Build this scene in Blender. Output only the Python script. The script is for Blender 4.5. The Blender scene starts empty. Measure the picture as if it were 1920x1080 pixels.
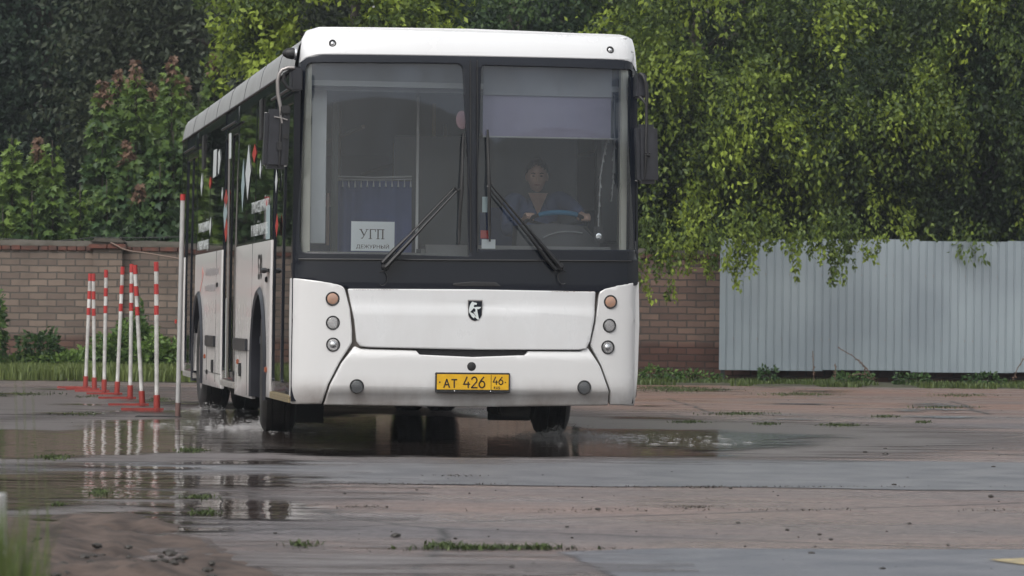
import bpy, bmesh, math, random
import numpy as np
from mathutils import Vector, Matrix
from mathutils.geometry import tessellate_polygon
R = math.radians
random.seed(7); rng = np.random.default_rng(7)
S = bpy.context.scene
COL = S.collection
# ------------------------------------------------------------------ camera
F_PX, CH, PITCH, ROLL = 6715.4, 0.9209, 0.0079, 0.0116
BX, BY, YAW = -0.3091, 25.5054, 0.1617
cd = bpy.data.cameras.new('camera'); cam = bpy.data.objects.new('camera', cd); COL.objects.link(cam)
cd.sensor_width = 36; cd.lens = 36 * F_PX / 1920; cd.clip_end = 2000; cd.clip_start = .1
u0 = Vector((0, -math.sin(PITCH), math.cos(PITCH))); fw = Vector((0, math.cos(PITCH), math.sin(PITCH))); r0 = Vector((1, 0, 0))
cr = math.cos(ROLL) * r0 + math.sin(ROLL) * u0; cu = -math.sin(ROLL) * r0 + math.cos(ROLL) * u0
m3 = Matrix((cr, cu, -fw)).transposed()
cam.matrix_world = Matrix.Translation((0, 0, CH)) @ m3.to_4x4()
cd.dof.use_dof = True; cd.dof.focus_distance = 26.0; cd.dof.aperture_fstop = 8.5
S.camera = cam
# ------------------------------------------------------------------ light
SUN_EL, SUN_AZ = R(52), R(205)      # azimuth clockwise from +Y
w = bpy.data.worlds.new('World'); S.world = w; w.use_nodes = True
nt = w.node_tree; nt.nodes.clear()
sky = nt.nodes.new('ShaderNodeTexSky'); sky.sky_type = 'NISHITA'; sky.sun_disc = False
sky.sun_elevation = SUN_EL; sky.sun_rotation = SUN_AZ; sky.dust_density = 4; sky.air_density = 1.5; sky.ozone_density = 1
hs = nt.nodes.new('ShaderNodeHueSaturation'); hs.inputs['Saturation'].default_value = .22
bg = nt.nodes.new('ShaderNodeBackground'); bg.inputs[1].default_value = .12
wo = nt.nodes.new('ShaderNodeOutputWorld')
nt.links.new(sky.outputs[0], hs.inputs['Color']); nt.links.new(hs.outputs[0], bg.inputs[0]); nt.links.new(bg.outputs[0], wo.inputs[0])
sl = bpy.data.lights.new('sun', 'SUN'); sl.energy = .7; sl.angle = R(35); sl.color = (1, .97, .93)
so = bpy.data.objects.new('sun', sl); COL.objects.link(so)
sd = Vector((math.sin(SUN_AZ) * math.cos(SUN_EL), math.cos(SUN_AZ) * math.cos(SUN_EL), math.sin(SUN_EL)))
so.rotation_euler = sd.to_track_quat('Z', 'Y').to_euler()
S.view_settings.view_transform = 'Standard'; S.view_settings.look = 'None'
S.view_settings.exposure = 0.66; S.view_settings.gamma = 1
S.render.engine = 'CYCLES'; S.cycles.use_denoising = True; S.cycles.max_bounces = 8; S.cycles.transparent_max_bounces = 16
S.cycles.caustics_reflective = False; S.cycles.caustics_refractive = False
# ------------------------------------------------------------------ measuring: camera ray of a photo point -> points on real surfaces
BUSM = Matrix.Translation((BX, BY, 0)) @ Matrix.Rotation(YAW, 4, 'Z'); BUSI = BUSM.inverted()
def ray(u, v):
    return (m3 @ Vector(((u - 960) / F_PX, (540 - v) / F_PX, -1)))
def W(u, v, D):                                   # world point at depth y=D
    d = ray(u, v); return Vector((0, 0, CH)) + d * (D / d.y)
def G(u, v, z=0.0):                               # world point on the ground
    d = ray(u, v); return Vector((0, 0, CH)) + d * ((z - CH) / d.z)
def lray(u, v):
    return BUSI @ Vector((0, 0, CH)), (BUSI.to_3x3() @ ray(u, v))
def Lp(u, v, ly):                                 # bus-local point on plane ly
    o, d = lray(u, v); return o + d * ((ly - o.y) / d.y)
def Sp(u, v, lx=-1.25):                           # bus-local (ly, z) on the near side plane
    o, d = lray(u, v); p = o + d * ((lx - o.x) / d.x); return (p.y, p.z)
def halfw(z): return 1.25 - (.02 * max(0, z - 1.2) / 1.7)
def F(x, z):
    xn = min(abs(x) / halfw(z), .9995)
    y = .20 * (1 - (1 - xn ** 4) ** .25) + .045 * xn * xn
    if z > 1.15: y += .05 * (z - 1.15)
    if z > 2.70:
        t = min((z - 2.70) / .26, .985); y += .16 * (1 - math.sqrt(1 - t * t))
    if z < .42: y += .9 * (.42 - z) ** 1.5
    return y
def Fp(u, v, off=0):                              # bus-local (x, z) on the curved front
    y = .05
    for _ in range(8):
        p = Lp(u, v, y); y = F(p.x, p.z) - off
    return (p.x, p.z)
# ------------------------------------------------------------------ object helpers
def tag(o, label=None, cat=None, group=None, kind=None):
    if label: o['label'] = label
    if cat: o['category'] = cat
    if group: o['group'] = group
    if kind: o['kind'] = kind
    return o
def empty(name, loc=(0, 0, 0), rz=0):
    o = bpy.data.objects.new(name, None); o.empty_display_size = .2; COL.objects.link(o)
    o.location = loc; o.rotation_euler = (0, 0, rz); return o
def link(name, me, mat=None, parent=None):
    o = bpy.data.objects.new(name, me); COL.objects.link(o)
    if mat is not None:
        for m in (mat if isinstance(mat, (list, tuple)) else [mat]): me.materials.append(m)
    if parent is not None: o.parent = parent
    return o
def fin(name, bm, mat, parent=None, smooth=None):
    bmesh.ops.recalc_face_normals(bm, faces=bm.faces)
    me = bpy.data.meshes.new(name); bm.to_mesh(me); bm.free()
    if smooth is not None:
        me.shade_smooth(); me.set_sharp_from_angle(angle=R(smooth))
    return link(name, me, mat, parent)
def box(bm, x0, x1, y0, y1, z0, z1, bev=0, M=None):
    r = bmesh.ops.create_cube(bm, size=1)['verts']
    for v in r: v.co = Vector((x0 + (v.co.x + .5) * (x1 - x0), y0 + (v.co.y + .5) * (y1 - y0), z0 + (v.co.z + .5) * (z1 - z0)))
    if bev:
        es = list({e for v in r for e in v.link_edges})
        q = bmesh.ops.bevel(bm, geom=es, offset=bev, segments=2, affect='EDGES')
        r = list({v for f in q['faces'] for v in f.verts} | {v for v in r if v.is_valid})
    if M is not None:
        for v in r: v.co = M @ v.co
    return r
def tube(bm, pts, r, n=8, caps=True, flat=1.0):
    pts = [Vector(p) for p in pts]; rs = r if isinstance(r, (list, tuple)) else [r] * len(pts)
    rings = []; up = Vector((0, 0, 1)); prev = None
    for i, p in enumerate(pts):
        t = (pts[min(i + 1, len(pts) - 1)] - pts[max(i - 1, 0)])
        if t.length < 1e-9: t = Vector((0, 0, 1))
        t.normalize()
        a = prev - t * prev.dot(t) if prev is not None else (t.cross(up) if abs(t.z) < .95 else t.cross(Vector((1, 0, 0))))
        a.normalize(); b = t.cross(a); prev = a
        rings.append([bm.verts.new(p + (a * math.cos(2 * math.pi * k / n) + b * math.sin(2 * math.pi * k / n) * flat) * rs[i]) for k in range(n)])
    for A, B in zip(rings, rings[1:]):
        for k in range(n): bm.faces.new((A[k], A[(k + 1) % n], B[(k + 1) % n], B[k]))
    if caps: bm.faces.new(rings[0][::-1]); bm.faces.new(rings[-1])
def lathe(bm, prof, n=32, M=Matrix(), close=False):
    """profile (r, h) turned about local Z"""
    rings = []
    for r, h in prof:
        rings.append([bm.verts.new(M @ Vector((r * math.cos(2 * math.pi * k / n), r * math.sin(2 * math.pi * k / n), h))) for k in range(n)])
    for A, B in zip(rings, rings[1:]):
        for k in range(n): bm.faces.new((A[k], A[(k + 1) % n], B[(k + 1) % n], B[k]))
    if close:
        for k in range(n): bm.faces.new((rings[-1][k], rings[-1][(k + 1) % n], rings[0][(k + 1) % n], rings[0][k]))
    else:
        if prof[0][0] > 1e-4: bm.faces.new(rings[0][::-1])
        if prof[-1][0] > 1e-4: bm.faces.new(rings[-1])
    bmesh.ops.remove_doubles(bm, verts=[v for rg in rings for v in rg], dist=1e-5)
def ball(bm, c, rx, ry, rz, u=16, v=10):
    q = bmesh.ops.create_uvsphere(bm, u_segments=u, v_segments=v, radius=1)['verts']
    for k in q: k.co = Vector((c[0] + k.co.x * rx, c[1] + k.co.y * ry, c[2] + k.co.z * rz))
    return q
def rnd(pts, r, seg=5):
    """round polygon corners; r one radius or a list"""
    out = []; n = len(pts)
    for i in range(n):
        p = Vector(pts[i]); a = Vector(pts[i - 1]) - p; b = Vector(pts[(i + 1) % n]) - p
        rr = r[i] if isinstance(r, (list, tuple)) else r
        if rr <= 0 or a.length < 1e-6 or b.length < 1e-6: out.append(tuple(p)); continue
        k = min(rr, a.length * .48, b.length * .48); A = p + a.normalized() * k; B = p + b.normalized() * k
        for s in range(seg + 1):
            t = s / seg; out.append(tuple(A * (1 - t) ** 2 + p * 2 * t * (1 - t) + B * t * t))
    return out
def panel(name, polys, mapf, mat, parent, depth=.02, edge=.006, grid=.05, smooth=35, off=0.0):
    """2D outline(s) (first outer, others holes) laid on a curved surface by mapf(a,b,off)->xyz; rounded rim"""
    bm = bmesh.new(); allp = [p for pl in polys for p in pl]
    tris = tessellate_polygon([[Vector((p[0], p[1], 0)) for p in pl] for pl in polys])
    vs = [bm.verts.new((p[0], p[1], 0)) for p in allp]
    for t in tris:
        try: bm.faces.new([vs[i] for i in t])
        except ValueError: pass
    bmesh.ops.recalc_face_normals(bm, faces=bm.faces)
    if edge > 0:
        bmesh.ops.inset_region(bm, faces=bm.faces[:], thickness=edge, use_even_offset=True, use_boundary=True)
    xs = [p[0] for p in allp]; ys = [p[1] for p in allp]
    for ax, lo, hi in ((0, min(xs), max(xs)), (1, min(ys), max(ys))):
        n = int((hi - lo) / grid)
        for k in range(1, n + 1):
            c = lo + (hi - lo) * k / (n + 1); no = [0, 0, 0]; no[ax] = 1; co = [0, 0, 0]; co[ax] = c
            bmesh.ops.bisect_plane(bm, geom=bm.verts[:] + bm.edges[:] + bm.faces[:], plane_co=co, plane_no=no, dist=1e-6)
    be = [e for e in bm.edges if e.is_boundary]; bvs = {v for e in be for v in e.verts}
    flatc = {v: (v.co.x, v.co.y) for v in bm.verts}
    ext = bmesh.ops.extrude_edge_only(bm, edges=be)['geom']
    newv = [g for g in ext if isinstance(g, bmesh.types.BMVert)]
    for v in bm.verts:
        if v in bvs: v.co = mapf(v.co.x, v.co.y, off - edge * .7)
    for v in newv:
        v.co = mapf(v.co.x, v.co.y, off - depth)
    for v in flatc:
        if v not in bvs: v.co = mapf(flatc[v][0], flatc[v][1], off)
    return fin(name, bm, mat, parent, smooth)
def fmap(x, z, off): return Vector((x, F(x, z) - off, z))
def smap(y, z, off): return Vector((-halfw(z) - off, y, z))
def smapR(y, z, off): return Vector((halfw(z) + off, y, z))
def PF(pts): return [Fp(*p) for p in pts]
def PS(pts, lx=-1.25): return [Sp(p[0], p[1], lx) for p in pts]
# ------------------------------------------------------------------ materials
def mat(name, col, rough=.5, metal=0, coat=0, spec=.5, var=None, vscale=8, bump=0, bscale=40, emit=None, detail=4, coord='Object', sc3=None):
    m = bpy.data.materials.new(name); m.use_nodes = True; t = m.node_tree; b = t.nodes['Principled BSDF']
    b.inputs['Base Color'].default_value = (*col, 1); b.inputs['Roughness'].default_value = rough; b.inputs['Metallic'].default_value = metal
    b.inputs['Coat Weight'].default_value = coat; b.inputs['Coat Roughness'].default_value = .05; b.inputs['Specular IOR Level'].default_value = spec
    if var or bump:
        tc = t.nodes.new('ShaderNodeTexCoord'); mp = t.nodes.new('ShaderNodeMapping'); t.links.new(tc.outputs[coord], mp.inputs[0])
        if sc3: mp.inputs['Scale'].default_value = sc3
    if var:
        n = t.nodes.new('ShaderNodeTexNoise'); n.inputs['Scale'].default_value = vscale; n.inputs['Detail'].default_value = detail
        t.links.new(mp.outputs[0], n.inputs[0]); cr_ = t.nodes.new('ShaderNodeValToRGB'); cr_.color_ramp.elements[0].position = .35; cr_.color_ramp.elements[1].position = .65
        cr_.color_ramp.elements[0].color = (*col, 1); cr_.color_ramp.elements[1].color = (*var, 1)
        t.links.new(n.outputs[0], cr_.inputs[0]); t.links.new(cr_.outputs[0], b.inputs['Base Color'])
    if bump:
        n2 = t.nodes.new('ShaderNodeTexNoise'); n2.inputs['Scale'].default_value = bscale; n2.inputs['Detail'].default_value = 5; t.links.new(mp.outputs[0], n2.inputs[0])
        bp = t.nodes.new('ShaderNodeBump'); bp.inputs['Strength'].default_value = bump; bp.inputs['Distance'].default_value = .01
        t.links.new(n2.outputs[0], bp.inputs['Height']); t.links.new(bp.outputs[0], b.inputs['Normal'])
    return m
def paint_mat(name, col, rough=.3, dirt=(.30, .24, .20), z0=.25, z1=.75, amt=.5):
    """glossy paint with road grime thickening towards the skirt and thin runs"""
    m = mat(name, col, rough, coat=.25); t = m.node_tree; b = t.nodes['Principled BSDF']
    tc = t.nodes.new('ShaderNodeTexCoord'); sep = t.nodes.new('ShaderNodeSeparateXYZ'); t.links.new(tc.outputs['Object'], sep.inputs[0])
    mr = t.nodes.new('ShaderNodeMapRange'); mr.inputs[1].default_value = z1; mr.inputs[2].default_value = z0; mr.inputs[3].default_value = .06; mr.inputs[4].default_value = amt
    t.links.new(sep.outputs[2], mr.inputs[0])
    mp = t.nodes.new('ShaderNodeMapping'); mp.inputs['Scale'].default_value = (1, .6, .5); t.links.new(tc.outputs['Object'], mp.inputs[0])
    n = t.nodes.new('ShaderNodeTexNoise'); n.inputs['Scale'].default_value = 3.5; n.inputs['Detail'].default_value = 8; n.inputs['Roughness'].default_value = .65
    t.links.new(mp.outputs[0], n.inputs[0])
    r2 = t.nodes.new('ShaderNodeMapRange'); r2.inputs[1].default_value = .3; r2.inputs[2].default_value = .75; t.links.new(n.outputs[0], r2.inputs[0])
    ml = t.nodes.new('ShaderNodeMath'); ml.operation = 'MULTIPLY'; t.links.new(mr.outputs[0], ml.inputs[0]); t.links.new(r2.outputs[0], ml.inputs[1])
    mx = t.nodes.new('ShaderNodeMix'); mx.data_type = 'RGBA'; mx.inputs[6].default_value = (*col, 1); mx.inputs[7].default_value = (*dirt, 1)
    t.links.new(ml.outputs[0], mx.inputs[0]); t.links.new(mx.outputs[2], b.inputs['Base Color'])
    m2 = t.nodes.new('ShaderNodeMath'); m2.operation = 'MULTIPLY_ADD'; m2.inputs[1].default_value = .6; m2.inputs[2].default_value = rough
    t.links.new(ml.outputs[0], m2.inputs[0]); t.links.new(m2.outputs[0], b.inputs['Roughness'])
    return m
def glass_mat(name, tint=(1, 1, 1), film=.05, ior=1.5, wipe=None, filmcol=(.5, .5, .5), boost=0.0):
    m = bpy.data.materials.new(name); m.use_nodes = True; t = m.node_tree; t.nodes.clear()
    o = t.nodes.new('ShaderNodeOutputMaterial'); tr = t.nodes.new('ShaderNodeBsdfTransparent'); tr.inputs[0].default_value = (*tint, 1)
    gl = t.nodes.new('ShaderNodeBsdfGlossy'); gl.inputs['Roughness'].default_value = .02; gl.inputs[0].default_value = (1, 1, 1, 1)
    df = t.nodes.new('ShaderNodeBsdfDiffuse'); df.inputs[0].default_value = (*filmcol, 1)
    fr = t.nodes.new('ShaderNodeFresnel'); fr.inputs[0].default_value = ior
    m1 = t.nodes.new('ShaderNodeMixShader'); m2 = t.nodes.new('ShaderNodeMixShader')
    tc = t.nodes.new('ShaderNodeTexCoord')
    n = t.nodes.new('ShaderNodeTexNoise'); n.inputs['Scale'].default_value = 4; n.inputs['Detail'].default_value = 7
    mp = t.nodes.new('ShaderNodeMapping'); mp.inputs['Scale'].default_value = (1.6, 1, .35); t.links.new(tc.outputs['Object'], mp.inputs[0]); t.links.new(mp.outputs[0], n.inputs[0])
    ml = t.nodes.new('ShaderNodeMath'); ml.operation = 'MULTIPLY'; ml.inputs[1].default_value = film * 2; t.links.new(n.outputs[0], ml.inputs[0])
    last = ml.outputs[0]
    if wipe:
        sep = t.nodes.new('ShaderNodeSeparateXYZ'); t.links.new(tc.outputs['Object'], sep.inputs[0])
        acc = None
        for (cx, cz, rr) in wipe:
            cb = t.nodes.new('ShaderNodeCombineXYZ'); cb.inputs[1].default_value = cx; cb.inputs[2].default_value = cz
            c2 = t.nodes.new('ShaderNodeCombineXYZ'); t.links.new(sep.outputs[0], c2.inputs[1]); t.links.new(sep.outputs[2], c2.inputs[2])
            d = t.nodes.new('ShaderNodeVectorMath'); d.operation = 'DISTANCE'; t.links.new(cb.outputs[0], d.inputs[0]); t.links.new(c2.outputs[0], d.inputs[1])
            q = t.nodes.new('ShaderNodeMapRange'); q.inputs[1].default_value = rr - .01; q.inputs[2].default_value = rr + .01; t.links.new(d.outputs['Value'], q.inputs[0])
            if acc is None: acc = q.outputs[0]
            else:
                mm = t.nodes.new('ShaderNodeMath'); mm.operation = 'MINIMUM'; t.links.new(acc, mm.inputs[0]); t.links.new(q.outputs[0], mm.inputs[1]); acc = mm.outputs[0]
        a2 = t.nodes.new('ShaderNodeMath'); a2.operation = 'MULTIPLY_ADD'; a2.inputs[1].default_value = 1.1; a2.inputs[2].default_value = .5; t.links.new(acc, a2.inputs[0])
        a3 = t.nodes.new('ShaderNodeMath'); a3.operation = 'MULTIPLY'; t.links.new(a2.outputs[0], a3.inputs[0]); t.links.new(last, a3.inputs[1]); last = a3.outputs[0]
    t.links.new(last, m1.inputs[0]); t.links.new(tr.outputs[0], m1.inputs[1]); t.links.new(df.outputs[0], m1.inputs[2])
    fa = t.nodes.new('ShaderNodeMath'); fa.operation = 'ADD'; fa.inputs[1].default_value = boost; fa.use_clamp = True; t.links.new(fr.outputs[0], fa.inputs[0])
    t.links.new(fa.outputs[0], m2.inputs[0]); t.links.new(m1.outputs[0], m2.inputs[1]); t.links.new(gl.outputs[0], m2.inputs[2]); t.links.new(m2.outputs[0], o.inputs[0])
    return m
WHITE = paint_mat('white_paint', (.66, .67, .68), .25, z0=.25, z1=1.4, amt=.3)
WHITE_LOW = paint_mat('white_bumper_paint', (.65, .65, .65), .3, dirt=(.24, .19, .165), z0=.27, z1=.50, amt=.95)
WHITE_SIDE = paint_mat('white_side_paint', (.72, .70, .69), .22, dirt=(.30, .25, .22), z0=.2, z1=1.2, amt=.5)
SILVER = paint_mat('silver_roof_paint', (.42, .43, .43), .42, dirt=(.16, .16, .15), z0=2.6, z1=3.0, amt=.55)
BLACKP = mat('black_gloss_plastic', (.007, .009, .015), .14, spec=.32)
BLACKM = mat('black_rubber', (.012, .012, .013), .5, bump=.2, bscale=60)
DARKPL = mat('dark_grey_plastic', (.013, .014, .019), .34, var=(.022, .023, .030), vscale=6)
UNDER = mat('underbody_grime', (.012, .011, .010), .7, var=(.03, .026, .022), vscale=9)
TYRE = mat('tyre_rubber', (.014, .014, .014), .55, var=(.035, .032, .029), vscale=7, bump=.4, bscale=80)
RIM = mat('wheel_steel', (.16, .13, .12), .5, .3, var=(.28, .25, .24), vscale=12)
CHROME = mat('bright_metal', (.75, .75, .76), .15, 1)
GREYSTEEL = mat('grey_steel_tube', (.30, .28, .27), .35, .7)
CREAM = mat('cream_pillar_plastic', (.80, .79, .68), .5, var=(.70, .68, .58), vscale=3)
PALE = mat('daylit_pale_panel', (.80, .84, .86), .5, var=(.66, .70, .73), vscale=2.5)  # paleness stands in for outside light on the door post
INTER = mat('interior_grey', (.06, .068, .08), .6, var=(.09, .10, .115), vscale=2)
CEIL = mat('interior_ceiling', (.30, .31, .31), .6)
DASH = mat('dashboard_plastic', (.16, .16, .16), .5, var=(.20, .20, .20), vscale=5)
GLASSW = None
SIDEGL = glass_mat('tinted_side_glass', (.04, .05, .045), .008, 1.9)
LENS = glass_mat('lamp_lens', (.97, .97, .97), .008)
ORANGE_L = mat('amber_turn_lens', (.42, .24, .16), .25, coat=.5, var=(.34, .22, .17), vscale=40)
ORANGE = mat('orange_marker', (.30, .085, .04), .3)
REFL = mat('lamp_reflector', (.80, .81, .83), .14, .85)
YELLOW = mat('yellow_plate', (.72, .42, .012), .35, var=(.62, .35, .01), vscale=14)
INK = mat('plate_ink', (.025, .012, .006), .5)
PAPER = mat('white_paper', (.78, .82, .84), .7)
BLUECL = mat('navy_curtain_cloth', (.055, .075, .17), .9, var=(.08, .10, .22), vscale=3, bump=.3, bscale=9)
PURPLE = mat('sun_blind_fabric', (.27, .25, .36), .8, var=(.31, .29, .40), vscale=3)
FRINGE = mat('white_fringe', (.70, .70, .70), .9)
REDD = mat('red_decal', (.45, .03, .02), .4)
WHITED = mat('white_decal', (.62, .66, .66), .4)
PALEB = mat('pale_blue_decal', (.34, .44, .46), .4)
GOLD = mat('door_sill_tread', (.42, .33, .18), .5, .3, var=(.2, .17, .12), vscale=30, sc3=(1, 1, 6))
SEATB = mat('seat_blue_fabric', (.03, .045, .11), .9)
# ================================================================== THE BUS
bus = empty('city_bus', (BX, BY, 0), YAW)
tag(bus, 'white city bus with black windscreen surround and yellow number plate driving through a puddle', 'bus')
P = bus
# ---- front panels
hdr = rnd(PF([(561.5, 119), (566, 74), (575, 57), (598, 50.5), (688, 51), (886, 54), (1080, 62), (1164, 65), (1184, 72), (1191, 98), (1194, 135), (1186, 118), (1170, 113), (886, 106), (620, 102.5), (596, 103), (574, 109)]), .012)
panel('front_header', [hdr], fmap, WHITE, P, depth=.05, edge=.008)
blk = rnd(PF([(553, 480), (556, 330), (561, 140), (564, 118), (574, 107), (598, 101), (886, 104.5), (1170, 111), (1186, 117), (1193.5, 133), (1195.5, 200), (1197, 490), (1197.5, 534), (1130, 545), (1115, 549), (886, 544), (655, 543), (640, 536), (600, 528), (547, 520), (546, 495)]), .008)
h1 = rnd(PF([(574.5, 117), (868, 119), (877, 300), (879, 481), (566, 473), (562, 450), (567, 280)][::-1]), [.02, .03, .02, .02, .03, .05, .05])
h2 = rnd(PF([(903, 122), (1186, 131), (1191, 300), (1193.5, 469), (895, 468), (897, 300)][::-1]), .03)
panel('windscreen_surround', [blk, h1, h2], fmap, BLACKP, P, depth=.05, edge=.004, off=-.004)
wp = [Fp(716, 500), Fp(1056, 500)]
GLASSW = glass_mat('windscreen_glass', (.90, .93, .94), .036, 1.45, wipe=[(wp[0][0], wp[0][1], 1.21), (wp[1][0], wp[1][1], 1.0)], filmcol=(.36, .46, .64), boost=.006)
def gl(name, pts):
    bm = bmesh.new(); o = panel(name, [pts], fmap, GLASSW, P, depth=.0, edge=0, off=-.022)
    me = o.data; b = bmesh.new(); b.from_mesh(me)
    bmesh.ops.remove_doubles(b, verts=b.verts, dist=1e-5); bmesh.ops.recalc_face_normals(b, faces=b.faces); b.to_mesh(me); b.free(); return o
def glass_front(name, poly):
    bm = bmesh.new(); xs = [p[0] for p in poly]; zs = [p[1] for p in poly]; n = 26
    V = [[bm.verts.new(fmap(min(xs) - .012 + (max(xs) - min(xs) + .024) * i / n, min(zs) - .012 + (max(zs) - min(zs) + .024) * j / n, -.03)) for j in range(n + 1)] for i in range(n + 1)]
    for i in range(n):
        for j in range(n): bm.faces.new((V[i][j], V[i + 1][j], V[i + 1][j + 1], V[i][j + 1]))
    return fin(name, bm, GLASSW, P, 60)
glass_front('windscreen', h1); glass_front('windscreen', h2)
# centre mullion lines and lower gasket ridge
bm = bmesh.new()
for u in (881.5, 894.5):
    tube(bm, [fmap(*Fp(u + (v - 110) * .002, v), .004) for v in range(112, 486, 20)], .0045, 6)
tube(bm, [fmap(*Fp(u, 486 + (u - 560) * .006), .004) for u in range(560, 1192, 24)], .007, 6)
fin('windscreen_gasket', bm, BLACKM, P, 40)
# black inner step behind the centre mullion and lower band inner vent
panel('air_intake', [rnd(PF([(850, 531), (886, 528), (930, 529), (940, 537), (850, 536)]), .01)], fmap, BLACKM, P, depth=.01, edge=.002, off=.002)
# hood
def hmap(x, z, off):
    y = F(x, z) - off - .012
    t = (z - .93) / .3; y += .018 * math.exp(-((z - .98 - .05 * x * x) / .05) ** 2) * .0
    if z < .99: y += -.012 * min(1, (.99 - z) / .04)
    return Vector((x, y, z))
hood = rnd(PF([(652, 541.5), (886, 542.5), (1116, 547), (1113, 600), (1105, 640), (1098, 654), (1086, 656), (886, 655.5), (690, 651), (675, 649), (668, 640), (664, 600)]), .01)
panel('bonnet_panel', [hood], hmap, WHITE, P, depth=.04, edge=.007, grid=.035)
lcorn = rnd(PF([(545, 521), (600, 527), (636, 533), (646, 540), (656, 579), (660, 618), (660, 643), (636, 680), (615, 721), (603, 757.5), (546, 757.5), (543.5, 740), (543.5, 600)]), [.01, 0, .02, .02, 0, 0, .01, 0, 0, .006, .01, 0, 0])
panel('lamp_panel', [lcorn], fmap, WHITE_LOW, P, depth=.06, edge=.009, grid=.035)
rcorn = rnd(PF([(1198, 528), (1160, 535), (1134, 541), (1124, 548), (1116, 609), (1107, 647), (1128, 686), (1145, 733), (1144, 759), (1189, 761), (1196, 700), (1199, 609)]), [.01, 0, .01, .02, 0, .01, 0, 0, .006, .01, 0, 0])
panel('lamp_panel', [rcorn], fmap, WHITE_LOW, P, depth=.06, edge=.009, grid=.035)
def bmap(x, z, off):
    y = F(x, z) - off
    y -= .028 * (1 / (1 + math.exp(-(.66 - z) / .012))) * (1 / (1 + math.exp(-(z - .36) / .012)))
    return Vector((x, y, z))
bump = rnd(PF([(665, 649), (676, 654), (780, 657.5), (786, 665), (886, 669.5), (984, 666), (990, 658.5), (1087, 659), (1102, 652), (1124, 688), (1140, 733), (1140, 760), (886, 763), (607, 759), (619, 721), (640, 681)]), [.01, .01, .004, .01, 0, .01, .004, .01, .01, 0, 0, .006, 0, .006, 0, 0])
panel('bumper', [bump], bmap, WHITE_LOW, P, depth=.05, edge=.008, grid=.03)
# dark backing behind all the seams
bk = PF([(547, 520), (1196, 528), (1196, 745), (1143, 754), (610, 752), (549, 745)])
panel('grille_backing', [bk], fmap, mat('seam_dirt', (.17, .15, .135), .8), P, depth=.02, edge=0, grid=.08, off=-.055)
panel('front_vent', [PF([(776, 650), (994, 650), (994, 674), (776, 674)])], fmap, BLACKM, P, depth=.01, edge=0, grid=.05, off=-.030)
# towing eye cover, plate, emblem
def on_front(u, v, off=0): x, z = Fp(u, v); return bmap(x, z, off) if v > 655 else hmap(x, z, off) if 541 < v < 655 and 664 < u < 1105 else fmap(x, z, off)
def nrm(p):
    e = .01; dx = F(p.x + e, p.z) - F(p.x - e, p.z); dz = F(p.x, p.z + e) - F(p.x, p.z - e)
    return Vector((dx / (2 * e), -1, dz / (2 * e))).normalized()
def facing(p, n=None):
    n = n or nrm(p); return Matrix.Translation(p) @ n.to_track_quat('Z', 'Y').to_matrix().to_4x4()
bm = bmesh.new(); pe = on_front(883, 687, .001); lathe(bm, [(.032, -.02), (.032, .0), (.026, .003), (.0, .003)], 28, facing(pe)); fin('towing_eye_cover', bm, BLACKM, P, 30)
pc = on_front(884.5, 717, 0)
pm = Matrix.Translation(pc + Vector((0, -.012, 0))) 
bm = bmesh.new(); box(bm, -.268, .268, -.012, .012, -.073, .070, .004, pm); plate = fin('number_plate', bm, BLACKM, P, 30)
bm = bmesh.new(); box(bm, -.258, .258, -.0150, -.010, -.052, .058, .002, pm); fin('plate_face', bm, YELLOW, plate, 30)
def text(name, s, size, M, material, parent, extrude=.001, align='CENTER', sx=1.0, offset=0.0):
    c = bpy.data.curves.new(name, 'FONT'); c.body = s; c.size = size; c.extrude = extrude; c.align_x = align; c.align_y = 'CENTER'; c.offset = offset; c.resolution_u = 4
    o = bpy.data.objects.new(name, c); COL.objects.link(o); dg = bpy.context.evaluated_depsgraph_get()
    me = bpy.data.meshes.new_from_object(o.evaluated_get(dg)); bpy.data.objects.remove(o)
    me.transform(M @ Matrix.Diagonal((sx, 1, 1, 1))); me.name = name
    return link(name, me, material, parent)
UPR = Matrix.Rotation(R(90), 4, 'X')              # text upright facing -Y
def strokes(name, segs, wdt, M, material, parent, dep=.0015):
    """lettering from strokes: segs = list of polylines in metres (x, z); flat ribbons with thickness"""
    bm = bmesh.new()
    for sg in segs:
        ww = wdt
        if isinstance(sg, tuple): sg, ww = sg
        for a, b in zip(sg, sg[1:]):
            a, b = Vector(a), Vector(b); d = (b - a).normalized(); n = Vector((-d.y, d.x)) * ww / 2; a2 = a - d * ww * .3; b2 = b + d * ww * .3
            q = [a2 + n, b2 + n, b2 - n, a2 - n]
            f = [bm.verts.new(M @ Vector((p.x, -dep, p.y))) for p in q]; g = [bm.verts.new(M @ Vector((p.x, 0, p.y))) for p in q]
            bm.faces.new(f); bm.faces.new(g[::-1])
            for k in range(4): bm.faces.new((f[k], g[k], g[(k + 1) % 4], f[(k + 1) % 4]))
    return fin(name, bm, material, parent)
def arc(cx, cy, rx, ry, a0, a1, n=12): return [(cx + rx * math.cos(R(a0 + (a1 - a0) * k / n)), cy + ry * math.sin(R(a0 + (a1 - a0) * k / n))) for k in range(n + 1)]
def g4(x, y, w_, h): return [[(x + w_ * .55, y + h), (x, y + h * .32), (x + w_, y + h * .32)], [(x + w_ * .78, y + h * .52), (x + w_ * .78, y)]]
def g2(x, y, w_, h): return [arc(x + w_ / 2, y + h * .70, w_ * .46, h * .30, 165, -30, 10) + [(x, y), (x + w_, y)]]
def g6(x, y, w_, h): return [arc(x + w_ / 2, y + h * .31, w_ * .48, h * .31, 0, 360, 16), [(x + w_ * .78, y + h), (x + w_ * .3, y + h * .66), (x + w_ * .04, y + h * .36)]]
pl = []
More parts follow.
